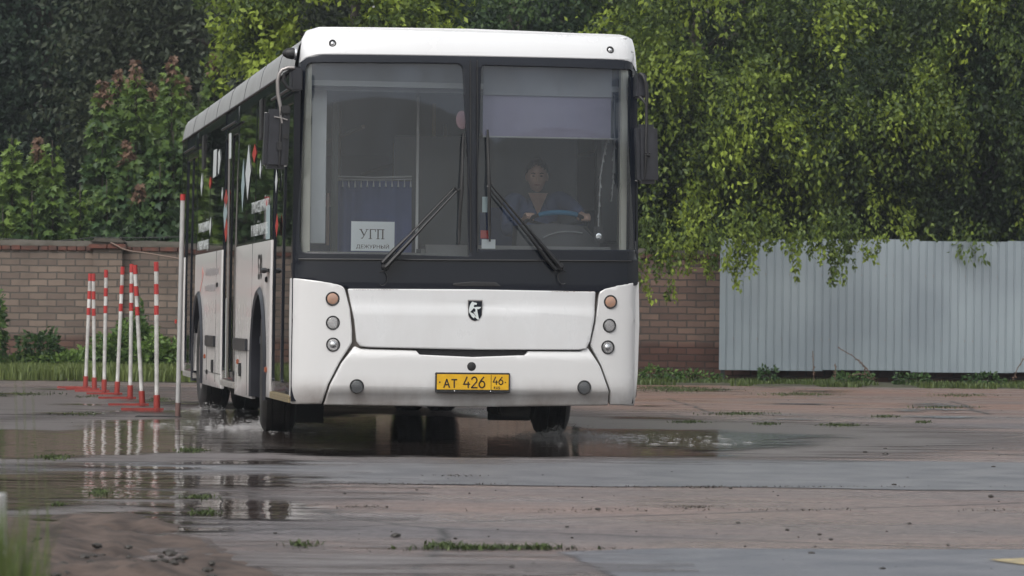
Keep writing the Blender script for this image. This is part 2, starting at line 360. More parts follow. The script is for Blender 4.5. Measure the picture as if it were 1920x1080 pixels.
pl += [[(-.208, -.036), (-.188, .022), (-.168, -.036)], [(-.200, -.016), (-.176, -.016)]]      # A
pl += [[(-.152, .020), (-.116, .020)], [(-.134, .020), (-.134, -.036)]]                        # T
pl += g4(-.066, -.036, .042, .075) + g2(-.010, -.036, .040, .075) + g6(.044, -.036, .042, .075)
pl += [([(.131, .056), (.131, -.050)], .003)]
pl += [(s, .0075) for s in g4(.146, -.012, .030, .052) + g6(.186, -.012, .030, .052)]
for s in ([[(.152, -.043), (.152, -.028), (.160, -.030), (.152, -.035), (.161, -.043)], [(.168, -.028), (.168, -.042), (.177, -.042), (.177, -.028)], [(.194, -.029), (.185, -.029), (.185, -.035), (.193, -.036), (.193, -.043), (.184, -.043)]]): pl.append((s, .003))
pl += [([(-.240, .001), (-.236, .001)], .010), ([(.232, .003), (.235, .003)], .008)]
strokes('plate_lettering', pl, .0095, pm @ Matrix.Translation((0, -.0151, 0)), INK, plate)
bm = bmesh.new()
for dx in (-.13, .128): ball(bm, pm @ Vector((dx, -.013, -.062)), .006, .004, .005, 8, 6)
bmesh.ops.delete(bm, geom=[], context='VERTS'); bm.free()
for dx in (-.13, .128):
    bm = bmesh.new(); ball(bm, pm @ Vector((dx, -.013, -.062)), .006, .004, .005, 8, 6); fin('screw', bm, CHROME, plate, 60)
# emblem
ec = on_front(889.5, 582, .002); EM = Matrix.Translation(ec)
def flat(name, pts, M, material, parent, y0=0.0, y1=-.004):
    bm = bmesh.new(); a = [bm.verts.new(M @ Vector((p[0], y1, p[1]))) for p in pts]; b = [bm.verts.new(M @ Vector((p[0], y0, p[1]))) for p in pts]
    tr = tessellate_polygon([[Vector((p[0], p[1], 0)) for p in pts]])
    for t in tr: bm.faces.new([a[i] for i in t])
    n = len(pts)
    for k in range(n): bm.faces.new((a[k], b[k], b[(k + 1) % n], a[(k + 1) % n]))
    return fin(name, bm, material, parent)
def ez(pts, s=1 / 15.43 / 263): return [((p[0] - 530) * s, -(p[1] - 560) * s) for p in pts]
shield = ez([(320, 255), (750, 255), (738, 690), (700, 770), (640, 840), (530, 872), (430, 840), (365, 770), (330, 690)])
emb = flat('emblem', shield, EM, GREYSTEEL, P, 0, -.003)
shield2 = ez([(335, 290), (733, 290), (725, 690), (690, 765), (630, 830), (530, 862), (440, 830), (375, 765), (342, 690)])
flat('shield_field', shield2, EM, BLACKP, emb, -.003, -.005)
horse = ez([(460, 305), (500, 330), (560, 338), (585, 360), (570, 400), (505, 395), (490, 440), (510, 470), (600, 455), (712, 462), (650, 520), (590, 522), (600, 600), (650, 820), (610, 825), (520, 745), (505, 790), (440, 745), (355, 610), (352, 520), (385, 400), (430, 325)])
flat('horse_relief', horse, EM, WHITED, emb, -.005, -.0075)
flat('horse_mane', ez([(500, 490), (545, 540), (535, 600), (575, 700), (560, 730), (480, 600), (400, 590), (420, 620), (500, 660), (560, 745), (490, 700), (390, 610), (430, 560)]), EM, BLACKP, emb, -.0075, -.0085)
# ---- lamps
def lamp(name, u, v, r, kind, off=.004):
    p = on_front(u, v, off); M = facing(p, (nrm(p) + Vector((0, -1, 0))).normalized())
    bm = bmesh.new(); lathe(bm, [(r + .004, -.03), (r + .006, .001), (r + .002, .004), (r - .004, .002), (r - .006, -.02)], 36, M); o = fin(name, bm, BLACKM, P, 40)
    if kind == 'turn':
        bm = bmesh.new(); lathe(bm, [(r - .003, -.006), (r - .006, .003), (r * .5, .007), (0, .008)], 32, M); fin('amber_lens', bm, ORANGE_L, o, 50)
    elif kind == 'dot':
        bm = bmesh.new(); lathe(bm, [(r - .004, -.006), (r * .55, .003), (0, .005)], 20, M); fin('lens', bm, REFL, o, 50)
    else:
        bm = bmesh.new(); lathe(bm, [(r - .004, -.002), (r * .75, -.018), (r * .45, -.03), (0, -.034)] if kind != 'pro' else [(r - .004, -.002), (r * .80, -.012), (r * .66, -.008), (r * .55, .000), (r * .3, .006), (0, .008)], 32, M)
        fin('reflector', bm, REFL if kind != 'fog' else mat('fog_reflector', (.22, .23, .24), .25, .7), o, 50)
        if kind == 'main':
            bm = bmesh.new(); lathe(bm, [(.012, -.03), (.012, -.008), (.006, -.003), (0, -.003)], 16, M); fin('bulb_shield', bm, CHROME, o, 40)
        bm = bmesh.new(); lathe(bm, [(r - .004, -.001), (r * .6, .006), (0, .008)], 28, M); fin('lens', bm, LENS, o, 60)
    return o
for (u, v, k) in ((623.5, 560, 'turn'), (624, 605, 'main'), (624.5, 646, 'pro'), (1144.5, 566, 'turn'), (1142.5, 610.5, 'main'), (1139.5, 651, 'pro')):
    lamp('turn_signal' if k == 'turn' else 'headlight', u, v, .044, k)
for (u, v) in ((668, 724), (1094, 726)): lamp('fog_lamp', u, v, .045, 'fog')
for (u, v) in ((623.5, 81), (1144, 93.5)): lamp('marker_lamp', u, v, .021, 'dot')
# header roof bumps
for (u, v) in ((598, 54), (1166, 68.5)):
    bm = bmesh.new(); p = Lp(u, v + 4.5, .36); ball(bm, p, .04, .06, .016, 16, 8); fin('roof_cap', bm, WHITE, P, 60)
# tiny print lines along the top of the bonnet
PRINTM = mat('faded_print', (.25, .18, .17), .6)
for (ua, ub, vv) in ((662, 742, 542.8), (1034, 1110, 546.2)):
    u = ua; bm = bmesh.new()
    while u < ub:
        l = random.uniform(2, 6); a = hmap(*Fp(u, vv), .0012); b = hmap(*Fp(u + l, vv + .1), .0012); hgt = random.uniform(.002, .004)
        bm.faces.new([bm.verts.new(q) for q in (a, b, b + Vector((0, 0, -hgt)), a + Vector((0, 0, -hgt)))]); u += l + random.uniform(.8, 2)
    fin('stencil_print', bm, PRINTM, P)
# ---- body sides
belt, sil, bot = 1.4767, 2.6804, .285
def arch(cy, r, zc, n=14): return [(cy + r * math.cos(a), zc + r * 1.02 * math.sin(a)) for a in [math.pi * k / n for k in range(n + 1)]]
def sidepanel(name, y0, y1, arc_c=None, zb0=bot, zb1=bot, mp=smap, top=belt, m=WHITE_SIDE):
    pts = [(y1, top), (y0, top), (y0, zb0)]
    if arc_c:
        cy, r, zc = arc_c; a = arch(cy, r, zc)
        pts += [(cy - r, zb0)] + a[::-1] + [(cy + r, zb1)]
    pts += [(y1, zb1)]
    return panel(name, [pts], mp, m, P, depth=.03, edge=.003, grid=.15)
FA = (2.62, .60, .50); RA = (8.98, .60, .50)
sidepanel('side_panel', 1.68, 4.84, FA, bot, .24)
sidepanel('side_panel', 6.27, 9.49, RA, .255, .36)
sidepanel('side_panel', 10.95, 11.68, None, .33, .33)
sidepanel('side_panel', .25, 11.68, (2.62, .60, .50), bot, bot, smapR)
# seams and access flaps on the near side
bm = bmesh.new()
for yy, za, zb in ((3.30, .26, belt), (3.68, .26, .62), (7.9, .30, .62), (6.9, .3, belt)):
    if za != .26 or zb != belt: bm = bmesh.new()
    tube(bm, [smap(yy, za, .0005), smap(yy, zb, .0005)], .003, 4); fin('panel_seam', bm, BLACKM, P)
for ya, yb, zz in ((3.28, 4.8, .62), (6.3, 8.2, .38)):
    bm = bmesh.new(); tube(bm, [smap(ya, zz, .0005), smap(yb, zz, .0005)], .003, 4); fin('panel_seam', bm, BLACKM, P)
for (ya, yb, zz) in ((3.62, 4.84, .665), (6.9, 7.9, .665)):
    bm = bmesh.new(); box(bm, -1.272, -1.25, ya, yb, zz - .05, zz + .05, .006); fin('rubbing_strip', bm, DARKPL, P, 30)
for (u, v) in ((399, 686), (451, 693)):
    y, z = Sp(u, v); bm = bmesh.new(); box(bm, -1.262, -1.245, y - .07, y + .07, z - .055, z + .055, .02); fin('flap_handle', bm, BLACKM, P, 30)
for (u, v, m_) in ((500, 693, ORANGE), (385, 668, ORANGE), (447, 678, ORANGE), (408.5, 534, BLACKM), (501, 524, BLACKM), (389, 697, BLACKM), (439.5, 700, BLACKM), (331, 603, REDD)):
    y, z = Sp(u, v); h_ = .028 if m_ is ORANGE else .022; bm = bmesh.new(); box(bm, -1.268, -1.248, y - h_, y + h_, z - .022, z + .022, .006); fin('side_marker' if m_ is ORANGE else 'catch', bm, m_, P, 30)
# small dark repeater lamp on a stalk beside the fleet number
p1 = Lp(488, 507, 1.9); p2 = Lp(517, 507, 1.55); bm = bmesh.new(); y, z = Sp(505, 507)
q = ball(bm, (0, 0, 0), .028, .13, .022, 16, 10)
for v_ in q: v_.co = Vector((-1.285, y + .05, z)) + v_.co
box(bm, -1.30, -1.25, y - .02, y + .08, z - .012, z + .012); rep = fin('repeater_lamp', bm, BLACKM, P, 50)
bm = bmesh.new(); q = ball(bm, (-1.288, y + .17, z), .016, .025, .018, 12, 8); fin('amber_lens', bm, ORANGE, rep, 50)
# wheel-arch trims
for cy in (FA[0], RA[0]):
    bm = bmesh.new(); pts = arch(cy, .615, .50, 24); inn = arch(cy, .555, .50, 24)
    pts = [(cy + .615, .26)] + pts + [(cy - .615, .26)]; inn = [(cy + .555, .26)] + inn + [(cy - .555, .26)]
    o_ = [[bm.verts.new((x, p[0], p[1])) for p in pl_] for x, pl_ in ((-1.253, pts), (-1.275, [(a[0] * .5 + b[0] * .5, a[1] * .5 + b[1] * .5) for a, b in zip(pts, inn)]), (-1.262, inn), (-1.19, inn))]
    for A, B in zip(o_, o_[1:]):
        for k in range(len(A) - 1): bm.faces.new((A[k], A[k + 1], B[k + 1], B[k]))
    fin('wheel_arch', bm, DARKPL, P, 40)
# roof: silver coves and white top
prof = [(1.232, sil), (1.226, 2.72), (1.215, 2.78), (1.20, 2.84), (1.175, 2.885), (1.13, 2.910), (1.0, 2.925), (.5, 2.93), (0, 2.93)]
full = [(-x, z) for x, z in prof] + [(x, z) for x, z in prof[::-1][1:]]
bm = bmesh.new(); ys = [.32 + (11.7 - .32) * k / 12 for k in range(13)]
rows = [[bm.verts.new((x, y, z)) for x, z in full] for y in ys]
for A, B in zip(rows, rows[1:]):
    for k in range(len(A) - 1): bm.faces.new((A[k], A[k + 1], B[k + 1], B[k]))
fin('roof', bm, SILVER, P, 40)
bm = bmesh.new()
for k in range(1, 8):
    y = .13 + 11.57 * k / 8; pts = [Vector((-x - .001, y, z + .0005)) for x, z in prof[:6]]; bm = bmesh.new(); tube(bm, pts, .0025, 4, False); fin('roof_seam', bm, DARKPL, P)
bm = bmesh.new(); tube(bm, [(-1.236, .2, sil), (-1.236, 11.68, sil)], .008, 6); fin('roof_gutter', bm, DARKPL, P)
# rear wall, floor, chassis, inner ceiling
bm = bmesh.new(); box(bm, -1.225, 1.225, 11.62, 11.69, .33, 2.70, .02); box(bm, -1.18, 1.18, 11.62, 11.69, 2.69, 2.88, .02); fin('rear_panel', bm, WHITE_SIDE, P, 30)
bm = bmesh.new(); box(bm, -1.2, 1.2, .35, 11.6, .68, .74); box(bm, -1.2, -.45, .35, 1.7, .36, .40); fin('floor', bm, INTER, P)
bm = bmesh.new()
box(bm, -.45, -.35, .5, 11.3, .42, .68); box(bm, .35, .45, .5, 11.3, .42, .68); box(bm, -.85, .85, 2.5, 2.7, .36, .52, .02); box(bm, -.85, .85, 8.6, 8.9, .34, .56, .02)
box(bm, -.3, .3, 9.6, 11.4, .34, .9, .03); box(bm, .28, .52, .35, .9, .20, .5, .02); box(bm, -.9, .9, 1.0, 2.0, .40, .5, .02); box(bm, .5, 1.15, 3.6, 6.5, .30, .68, .03); box(bm, -1.15, -.5, 6.4, 8.2, .30, .68, .03)
box(bm, -1.15, -.3, 3.3, 4.8, .32, .68, .03)
box(bm, -1.0, .05, 9.9, 11.3, .17, .5, .03); box(bm, -1.05, .30, 6.3, 8.0, .18, .5, .03); box(bm, -.60, .10, 3.6, 6.0, .20, .5, .02); box(bm, -.55, .55, 9.6, 9.65, .10, .5, .01); box(bm, .02, .22, .6, 3.0, .30, .5, .02); box(bm, .55, 1.0, 9.9, 11.2, .30, .5, .03)  # extra low boxes added to darken the water under the bus
for yc in (2.62, 8.98):
    box(bm, -1.08, -.55, yc - .62, yc - .60, .45, 1.1); box(bm, -1.08, -.55, yc + .60, yc + .62, .3, 1.1); box(bm, -1.08, -.55, yc - .62, yc + .62, 1.1, 1.12)
    box(bm, .55, 1.2, yc + .60, yc + .62, .3, 1.1)
fin('chassis_and_shade_boxes', bm, UNDER, P, 30)
for x0_, x1_, zb_ in ((-1.02, -.66, .05), (.67, 1.02, .08)):
    bm = bmesh.new(); box(bm, x0_, x1_, 3.33, 3.345, zb_, .5, .004); fin('mud_flap', bm, BLACKM, P)
bm = bmesh.new(); box(bm, -1.19, 1.19, .35, 11.6, 2.56, 2.60); fin('interior_ceiling', bm, CEIL, P)
bm = bmesh.new(); box(bm, -1.15, 1.15, .40, .48, 2.53, 2.80, .03); fin('destination_box', bm, mat('blind_box_grey', (.15, .155, .16), .6), P, 30)
# side glazing: panes with black rubber between
def pane(y0, y1, z0, z1, mp=smap, name='side_window', off=-.004):
    return panel(name, [rnd([(y1, z1), (y0, z1), (y0, z0), (y1, z0)], .05)], mp, SIDEGL, P, depth=.004, edge=0, grid=.6, off=off)
def band(y0, y1, holes, mp=smap):
    panel('window_frame', [[(y1, sil), (y0, sil), (y0, belt), (y1, belt)]] + [rnd([(a, c), (a, d), (b, d), (b, c)], .05) for a, b, c, d in holes], mp, BLACKP, P, depth=.02, edge=0, grid=.3, off=-.002)
    for a, b, c, d in holes: pane(a - .01, b + .01, c - .01, d + .01, mp)
band(1.68, 4.84, [(1.72, 3.18, belt + .02, 2.60), (3.24, 4.80, belt + .02, 2.60)])
band(6.27, 9.49, [(6.31, 7.85, belt + .02, 2.60), (7.91, 9.45, belt + .02, 2.60)])
band(10.95, 11.68, [(11.0, 11.6, belt + .02, 2.60)])
band(.32, 11.68, [(.40, 1.6, 1.3 + .2, 2.60), (1.7, 3.5, belt + .02, 2.60), (3.6, 5.4, belt + .02, 2.60), (5.5, 7.3, belt + .02, 2.60), (7.4, 9.2, belt + .02, 2.6), (9.3, 11.5, belt + .02, 2.6)], smapR)
for (ya, yb) in ((2.70, 2.90), (8.62, 8.86)):
    bm = bmesh.new(); box(bm, -1.246, -1.232, ya, yb, 2.28, 2.60, .005); fin('air_vent', bm, BLACKM, P, 30)
# doors
def door(y0, y1, z0=.36, z1=2.50, sillm=GOLD, lean=0):
    d = panel('door', [[(y1, sil), (y0, sil), (y0, z0 - .02), (y1, z0 - .02)],
                       rnd([(y0 + .06, z0 + .06), (y0 + .06, z1 - .06), ((y0 + y1) / 2 - .04, z1 - .06), ((y0 + y1) / 2 - .04, z0 + .06)], .03),
                       rnd([((y0 + y1) / 2 + .04, z0 + .06), ((y0 + y1) / 2 + .04, z1 - .06), (y1 - .06, z1 - .06), (y1 - .06, z0 + .06)], .03)],
              smap, BLACKP, P, depth=.03, edge=.003, grid=.4, off=-.006)
    for a, b in ((y0 + .05, (y0 + y1) / 2 - .03), ((y0 + y1) / 2 + .03, y1 - .05)):
        o = panel('door_glass', [[(b, z1 - .05), (a, z1 - .05), (a, z0 + .05), (b, z0 + .05)]], smap, SIDEGL, d, depth=.003, edge=0, grid=.6, off=-.016)
    bm = bmesh.new(); box(bm, -1.256, -1.2, y0 + .01, y1 - .01, z0 - .075, z0 - .022, .004)
    for k in range(3): box(bm, -1.259, -1.25, y0 + .02, y1 - .02, z0 - .070 + k * .017, z0 - .064 + k * .017)
    fin('door_sill', bm, sillm, d, 30)
    bm = bmesh.new(); tube(bm, [(-1.262, y0 - .01, z1 + .03), (-1.262, y1 + .01, z1 + .03)], .012, 6); fin('rain_strip', bm, DARKPL, d)
    for yy in (y0 + .11, y1 - .11):
        bm = bmesh.new(); tube(bm, [(-1.19, yy, 1.0), (-1.19, yy, 1.7)], .015, 8); fin('handle', bm, GREYSTEEL, d, 50)
    return d
GREYS = mat('grey_sill', (.38, .37, .35), .5, var=(.28, .26, .24), vscale=12)
door(.23, 1.65); door(4.86, 6.25, sillm=GREYS); door(9.51, 10.93, sillm=GREYS)
bm = bmesh.new(); box(bm, -1.268, -1.255, 5.50, 5.60, .36, 1.05, .003); fin('door_edge_strip', bm, WHITED, P); bm = bmesh.new(); box(bm, -1.268, -1.255, 5.36, 5.46, 2.24, 2.46, .003); fin('door_edge_strip', bm, WHITED, P)
bm = bmesh.new(); box(bm, -1.27, -1.255, 5.48, 5.51, .36, 2.46, .002); fin('door_edge_trim', bm, GREYSTEEL, P)
# cant strip between front and first door
bm = bmesh.new(); box(bm, -1.245, -1.2, .16, .24, .30, 2.66); fin('front_pillar', bm, BLACKP, P)
bm = bmesh.new(); box(bm, 1.2, 1.243, .2, .34, .30, 2.66); fin('front_pillar', bm, BLACKP, P)
# decals on the near side
def sdecal(name, pts, m_, off=.0015): return panel(name, [pts], smap, m_, P, depth=.001, edge=0, grid=.5, off=off)
def dia(u, v, du, dv, sk=0):
    y, z = Sp(u, v); y1, _ = Sp(u - du, v); a = abs(y1 - y); _, zt = Sp(u, v - dv); b = zt - z
    return [(y, z + b), (y - a, z + sk), (y, z - b), (y + a, z - sk)]
for (u, v, du, dv, m_) in ((463, 323, 4.8, 52, WHITED), (453.5, 348, 3, 50, PALEB), (474.5, 288, 4, 18, REDD), (486, 318, 1.8, 18, WHITED), (422, 373, 3.6, 18, REDD), (376, 346, 2, 22, WHITED), (392, 343, 2.2, 12, REDD), (414.8, 364, 1.4, 13, WHITED), (393, 425, 2, 18, WHITED), (421, 400, 3.5, 40, PALEB), (423, 432, 3.5, 22, REDD), (516, 340, 2.2, 22, WHITED), (518, 423, 2.8, 22, REDD), (498.5, 379, 3.4, 8, REDD)):
    sdecal('decal_diamond', dia(u, v, du, dv), m_)
for pts, m_ in (([(398, 282), (404, 279), (403, 330), (397, 334)], WHITED), ([(406.5, 286), (409.5, 279), (411, 300), (408, 328), (406.5, 324)], WHITED), ([(498, 386), (505, 384), (505, 448), (498, 449)], PALEB)):
    sdecal('decal_panel', PS(pts)[::-1], m_)
SIDE = Matrix(((0, 0, -1, 0), (-1, 0, 0, 0), (0, 1, 0, 0), (0, 0, 0, 1)))   # text facing -X, reading towards the front of the bus (-Y)
def stext(name, s, u, v, hgt, length, m_, font_off=0.0):
    y, z = Sp(u, v)
    o = text(name, s, hgt * 1.38, Matrix(), m_, P, .0006, offset=font_off)
    xs = [q.co.x for q in o.data.vertices]; k = length / (max(xs) - min(xs))
    o.data.transform(Matrix.Translation((-halfw(z) - .0022, y, z)) @ SIDE @ Matrix.Diagonal((k, 1, 1, 1))); return o
def Sy(u, v): return Sp(u, v)[0]
stext('slogan_text', 'ПРИСОЕДИНЯЙСЯ', 486, 388, .088, 1.42, WHITED, .0)
stext('slogan_text', 'К НАШЕЙ КОМАНДЕ', 485.5, 432, .088, 1.42, WHITED, .0)
stext('slogan_text', 'ПРИСОЕДИНЯЙСЯ', 381, 427, .085, 1.3, WHITED, .0)
stext('slogan_text', 'К НАШЕЙ КОМАНДЕ', 380, 461, .085, 1.3, WHITED, .0)
stext('fleet_number', '530', 487.5, 503, .20, .34, BLACKM, .003)
FAINT = mat('faint_grey_print', (.47, .45, .45), .5)      # two faded lines too worn to read
for u0_, u1_, v_, hgt in ((385, 409, 511, .085), (385, 405, 540, .070)):
    ya, z = Sp(u0_, v_); yb, _ = Sp(u1_, v_); y = ya; bm = bmesh.new()
    while y > yb:
        l = random.uniform(.03, .06); h2 = hgt * random.uniform(.3, .5); x = -halfw(z) - .0022
        bm.faces.new([bm.verts.new(q_) for q_ in ((x, y, z - h2), (x, y - l, z - h2), (x, y - l, z + h2), (x, y, z + h2))]); y -= l + .022
    fin('worn_print', bm, FAINT, P)
flagm = mat('faint_red_print', (.55, .25, .22), .5)
sdecal('company_mark', PS([(379, 500), (382, 512), (380, 525), (376, 548), (375, 545), (379, 522)])[::-1], flagm)
# ---- wheels
def wheel(sx, cy, steer=0, dual=False, xo=1.235):
    r, wd = .478, .275
    M = Matrix.Translation((sx * (xo - wd / 2), cy, r)) @ Matrix.Rotation(steer, 4, 'Z') @ Matrix.Rotation(R(90) * sx, 4, 'Y')
    e = empty('wheel'); e.parent = P
    for k in range(2 if dual else 1):
        K = M @ Matrix.Translation((0, 0, -k * .32)); h = wd / 2
        bm = bmesh.new(); lathe(bm, [(.285, -h * .75), (.33, -h * .95), (.40, -h), (.455, -h * .86), (r, -h * .66), (r, -h * .40), (r - .012, -h * .38), (r - .012, -h * .30), (r, -h * .28), (r, h * .28), (r - .012, h * .30), (r - .012, h * .38), (r, h * .40), (r, h * .66), (.455, h * .86), (.40, h), (.33, h * .95), (.285, h * .75)], 64, K, close=True)
        fin('tyre', bm, TYRE, e, 35)
    h = wd / 2
    bm = bmesh.new()
    pr = [(.288, h * .78), (.282, h * .86), (.268, h * .80), (.255, h * .2), (.20, h * .05), (.13, h * .1), (.12, h * .75), (.10, h * .85), (0, h * .85)] if not dual else [(.288, h * .78), (.282, h * .86), (.268, h * .80), (.25, -h * .6), (.20, -h * .8), (.13, -h * .7), (.12, h * .35), (.10, h * .45), (0, h * .45)]
    lathe(bm, pr, 40, M)
    for k in range(10):
        a = 2 * math.pi * k / 10; q = ball(bm, (0, 0, 0), .012, .012, .02, 8, 6); hz = h * .12 if not dual else -h * .68
        for v_ in q: v_.co = M @ (Vector((.165 * math.cos(a), .165 * math.sin(a), hz)) + v_.co)
    fin('rim', bm, RIM, e, 35); return e
ST = R(-4.5)
wheel(-1, 2.62, ST, False, 1.235); wheel(1, 2.62, ST, False, 1.19); wheel(-1, 8.98, 0, True); wheel(1, 8.98, 0, True)
# ---- wipers
def wiper(base, elbow, b0, b1, swirl):
    e = empty('wiper'); e.parent = P
    A = fmap(*Fp(*base), .05); B = fmap(*Fp(*elbow), .045); d = (B - A).normalized(); n = Vector((-d.z, 0, d.x)) * .020
    bm = bmesh.new()
    bm2 = [A, A + d * .20, A + d * .25]
    tube(bm, [A - d * .01, A + d * .03, A + d * .22, A + d * .42], [.026, .032, .026, .012], 8, flat=.6); tube(bm, [A + d * .3, B], [.011, .007], 6)
    tube(bm, [A + n * 1.9, A + n * 1.9 + d * .12, A + d * .30 + n * 1.5], [.022, .026, .012], 8, flat=.6); tube(bm, [A + n * 1.6 + d * .2, B + n * 1.3], [.009, .006], 6)
    lathe(bm, [(.028, -.05), (.028, 0), (.018, .01), (0, .01)], 16, facing(A, Vector((0, -1, 0))))
    tube(bm, [B + n * 1.6, B - n * .6], .010, 6)
    fin('wiper_arm', bm, BLACKM, e, 40)
    bm = bmesh.new(); C0 = fmap(*Fp(*b0), .008); C1 = fmap(*Fp(*b1), .008); k = 10
    tube(bm, [C0.lerp(C1, t / k) for t in range(k + 1)], [.005] + [.008] * (k - 1) + [.005], 6, flat=1.6)
    M_ = C0.lerp(C1, .5); up = Vector((0, -.03, 0))
    tube(bm, [C0.lerp(C1, .12), C0.lerp(C1, .3) + up, M_ + up * 1.3, C0.lerp(C1, .7) + up, C0.lerp(C1, .88)], [.005, .007, .014, .007, .005], 6)
    tube(bm, [M_ + up, B], .010, 6)
    fin('wiper_blade', bm, BLACKM, e, 40)
    bm = bmesh.new(); ctr = fmap(*Fp(*swirl), .03); pts = [A + Vector((0, .0, -.02))]
    for t in range(11):
        a = R(60 + 240 * t / 10); pts.append(ctr + Vector((.035 * math.cos(a) * (-1 if base[0] > 900 else 1) * -1, 0, .05 * math.sin(a))))
    tube(bm, pts, .004, 5); fin('washer_hose', bm, BLACKM, e, 60)
wiper((722, 500), (856, 357), (869, 250), (860, 459), (716, 522))
wiper((1048, 500), (918, 346), (914, 243), (918, 453), (1054, 520))
# ---- mirrors
def mirror(side):
    e = empty('wing_mirror'); e.parent = P
    yy = -.12 if side < 0 else -.05
    q = (lambda u, v, d=0: Lp(u, v, yy + d))
    bm = bmesh.new()
    if side < 0:
        c = (q(496, 206), q(544, 206)); x0, x1 = q(495, 260).x, q(544, 260).x; z1, z0 = q(520, 204).z, q(520, 316).z
    else:
        x0, x1 = q(1194, 290).x, q(1236, 290).x; z1, z0 = q(1215, 233).z, q(1215, 344).z
    box(bm, x0, x1, yy - .0, yy + .11, z0, z1, .028)
    for v_ in bm.verts:
        t = (v_.co.z - z0) / (z1 - z0); v_.co.x += (.012 if side < 0 else -.012) * (1 - t) * -1 * 0 + (side * .018) * (t - .5) * -.8
        if v_.co.y < yy + .03: v_.co.x = (x0 + x1) / 2 + (v_.co.x - (x0 + x1) / 2) * .95
    fin('mirror_housing', bm, DARKPL, e, 50)
    bm = bmesh.new(); box(bm, x0 + .012, x1 - .012, yy + .112, yy + .114, z0 + .02, z1 - .02, .0); fin('mirror_glass', bm, CHROME, e, 30)
    bm = bmesh.new()
    if side < 0:
        m0 = Lp(565, 128, .03); m1 = Lp(565, 172, .03)
        box(bm, Lp(544, 150, .03).x, Lp(566, 150, .03).x, -.02, .10, m1.z, m0.z, .012); fin('mirror_mount', bm, DARKPL, e, 40)
        bm = bmesh.new(); tube(bm, [q(552, 127), q(540, 127), q(529, 131), q(523, 139), q(520.5, 152), q(521, 175), q(526, 200), q(528, 225)], .0135, 10); fin('mirror_arm', bm, GREYSTEEL, e, 60)
        bm = bmesh.new(); tube(bm, [q(552, 127, .02), q(533, 139, .02), q(531, 152, .02), q(538, 163, .02), q(548, 168, .02)], .012, 8)
        tube(bm, [q(529, 205, -.01), q(526, 240, -.012), q(525, 275, -.012), q(524, 312, -.0)], [.012, .009, .011, .008], 8); box(bm, q(526, 200).x, q(544, 200).x, yy - .03, yy + .05, q(530, 214).z, q(530, 198).z, .008)
        box(bm, q(519, 270).x, q(528, 270).x, yy - .025, yy, q(522, 282).z, q(522, 266).z, .004); box(bm, q(531, 256).x, q(540, 256).x, yy - .008, yy + .02, q(535, 260).z, q(535, 251).z, .002)
        fin('mirror_bracket', bm, BLACKM, e, 40)
        bm = bmesh.new(); tube(bm, [q(514, 219, -.02), q(526, 221, -.02), q(539, 225, -.02)], .006, 8); tube(bm, [q(526, 216, -.02), q(529, 231, -.02)], .007, 6)
    else:
        box(bm, Lp(1190, 160, .08).x, Lp(1209, 160, .08).x, .0, .14, Lp(1200, 184, .08).z, Lp(1200, 138, .08).z, .012); fin('mirror_mount', bm, DARKPL, e, 40)
        bm = bmesh.new(); tube(bm, [q(1200, 138, .03), q(1206, 142), q(1211, 155), q(1213, 178), q(1212, 198), q(1212, 240), q(1211, 262, -.02), q(1211, 300, -.02), q(1209, 335, -.0)], [.012, .013, .013, .014, .012, .011, .009, .010, .007], 8); tube(bm, [q(1200, 182, .03), q(1206, 188), q(1212, 198)], .010, 8); fin('mirror_arm', bm, BLACKM, e, 60)
        bm = bmesh.new(); ball(bm, q(1212, 287, -.03), .008, .006, .008, 8, 6); ball(bm, q(1218, 287, -.03), .008, .006, .008, 8, 6); tube(bm, [q(1209, 290, -.02), q(1219, 291, -.02)], .011, 8)
    fin('mirror_clamp', bm, GREYSTEEL if side < 0 else BLACKM, e, 50)
mirror(-1); mirror(1)
p = Sp(548, 100); c = Vector((-1.25, .22, Lp(548, 100, .2).z)); bm = bmesh.new(); lathe(bm, [(.040, -.01), (.042, .01), (.036, .045), (.02, .072), (0, .082)], 20, Matrix.Translation(c) @ Matrix.Rotation(R(-90), 4, 'Y')); lo = fin('outline_lamp', bm, BLACKM, P, 50)
bm = bmesh.new(); lathe(bm, [(.046, -.02), (.046, -.008), (.04, -.005)], 20, Matrix.Translation(c) @ Matrix.Rotation(R(-90), 4, 'Y')); fin('lamp_base', bm, REFL, lo, 50)
# ---- interior
for (u0_, u1_, y0_) in ((566, 583, .25), (1163, 1190, .22)):
    bm = bmesh.new(); box(bm, max(Lp(u0_, 300, y0_).x, -1.20), min(Lp(u1_, 300, y0_).x, 1.185), y0_, y0_ + .10, .95, 2.72, .01); fin('inner_pillar', bm, CREAM, P, 40)
bm = bmesh.new(); a = Lp(584, 300, .6); b_ = Lp(611, 300, .6); box(bm, a.x, b_.x, .6, .63, Lp(590, 456, .6).z, Lp(590, 165, .6).z, .004); box(bm, Lp(604, 300, .64).x, Lp(611, 300, .64).x, .625, .66, Lp(590, 456, .6).z, Lp(590, 100, .6).z); fin('door_post', bm, PALE, P, 40)
bm = bmesh.new(); a = Lp(614.5, 400, .7); tube(bm, [(a.x, .7, Lp(615, 460, .7).z), (a.x, .7, Lp(615, 362, .7).z)], .013, 8); fin('wooden_rod', bm, mat('brown_wood', (.16, .10, .07), .6), P, 40)
bm = bmesh.new(); a = Lp(630, 300, 1.1); box(bm, a.x - .03, a.x + .02, 1.1, 1.16, 1.0, 2.5, .01); fin('cabin_post', bm, mat('dark_green_trim', (.03, .045, .035), .5), P, 40)
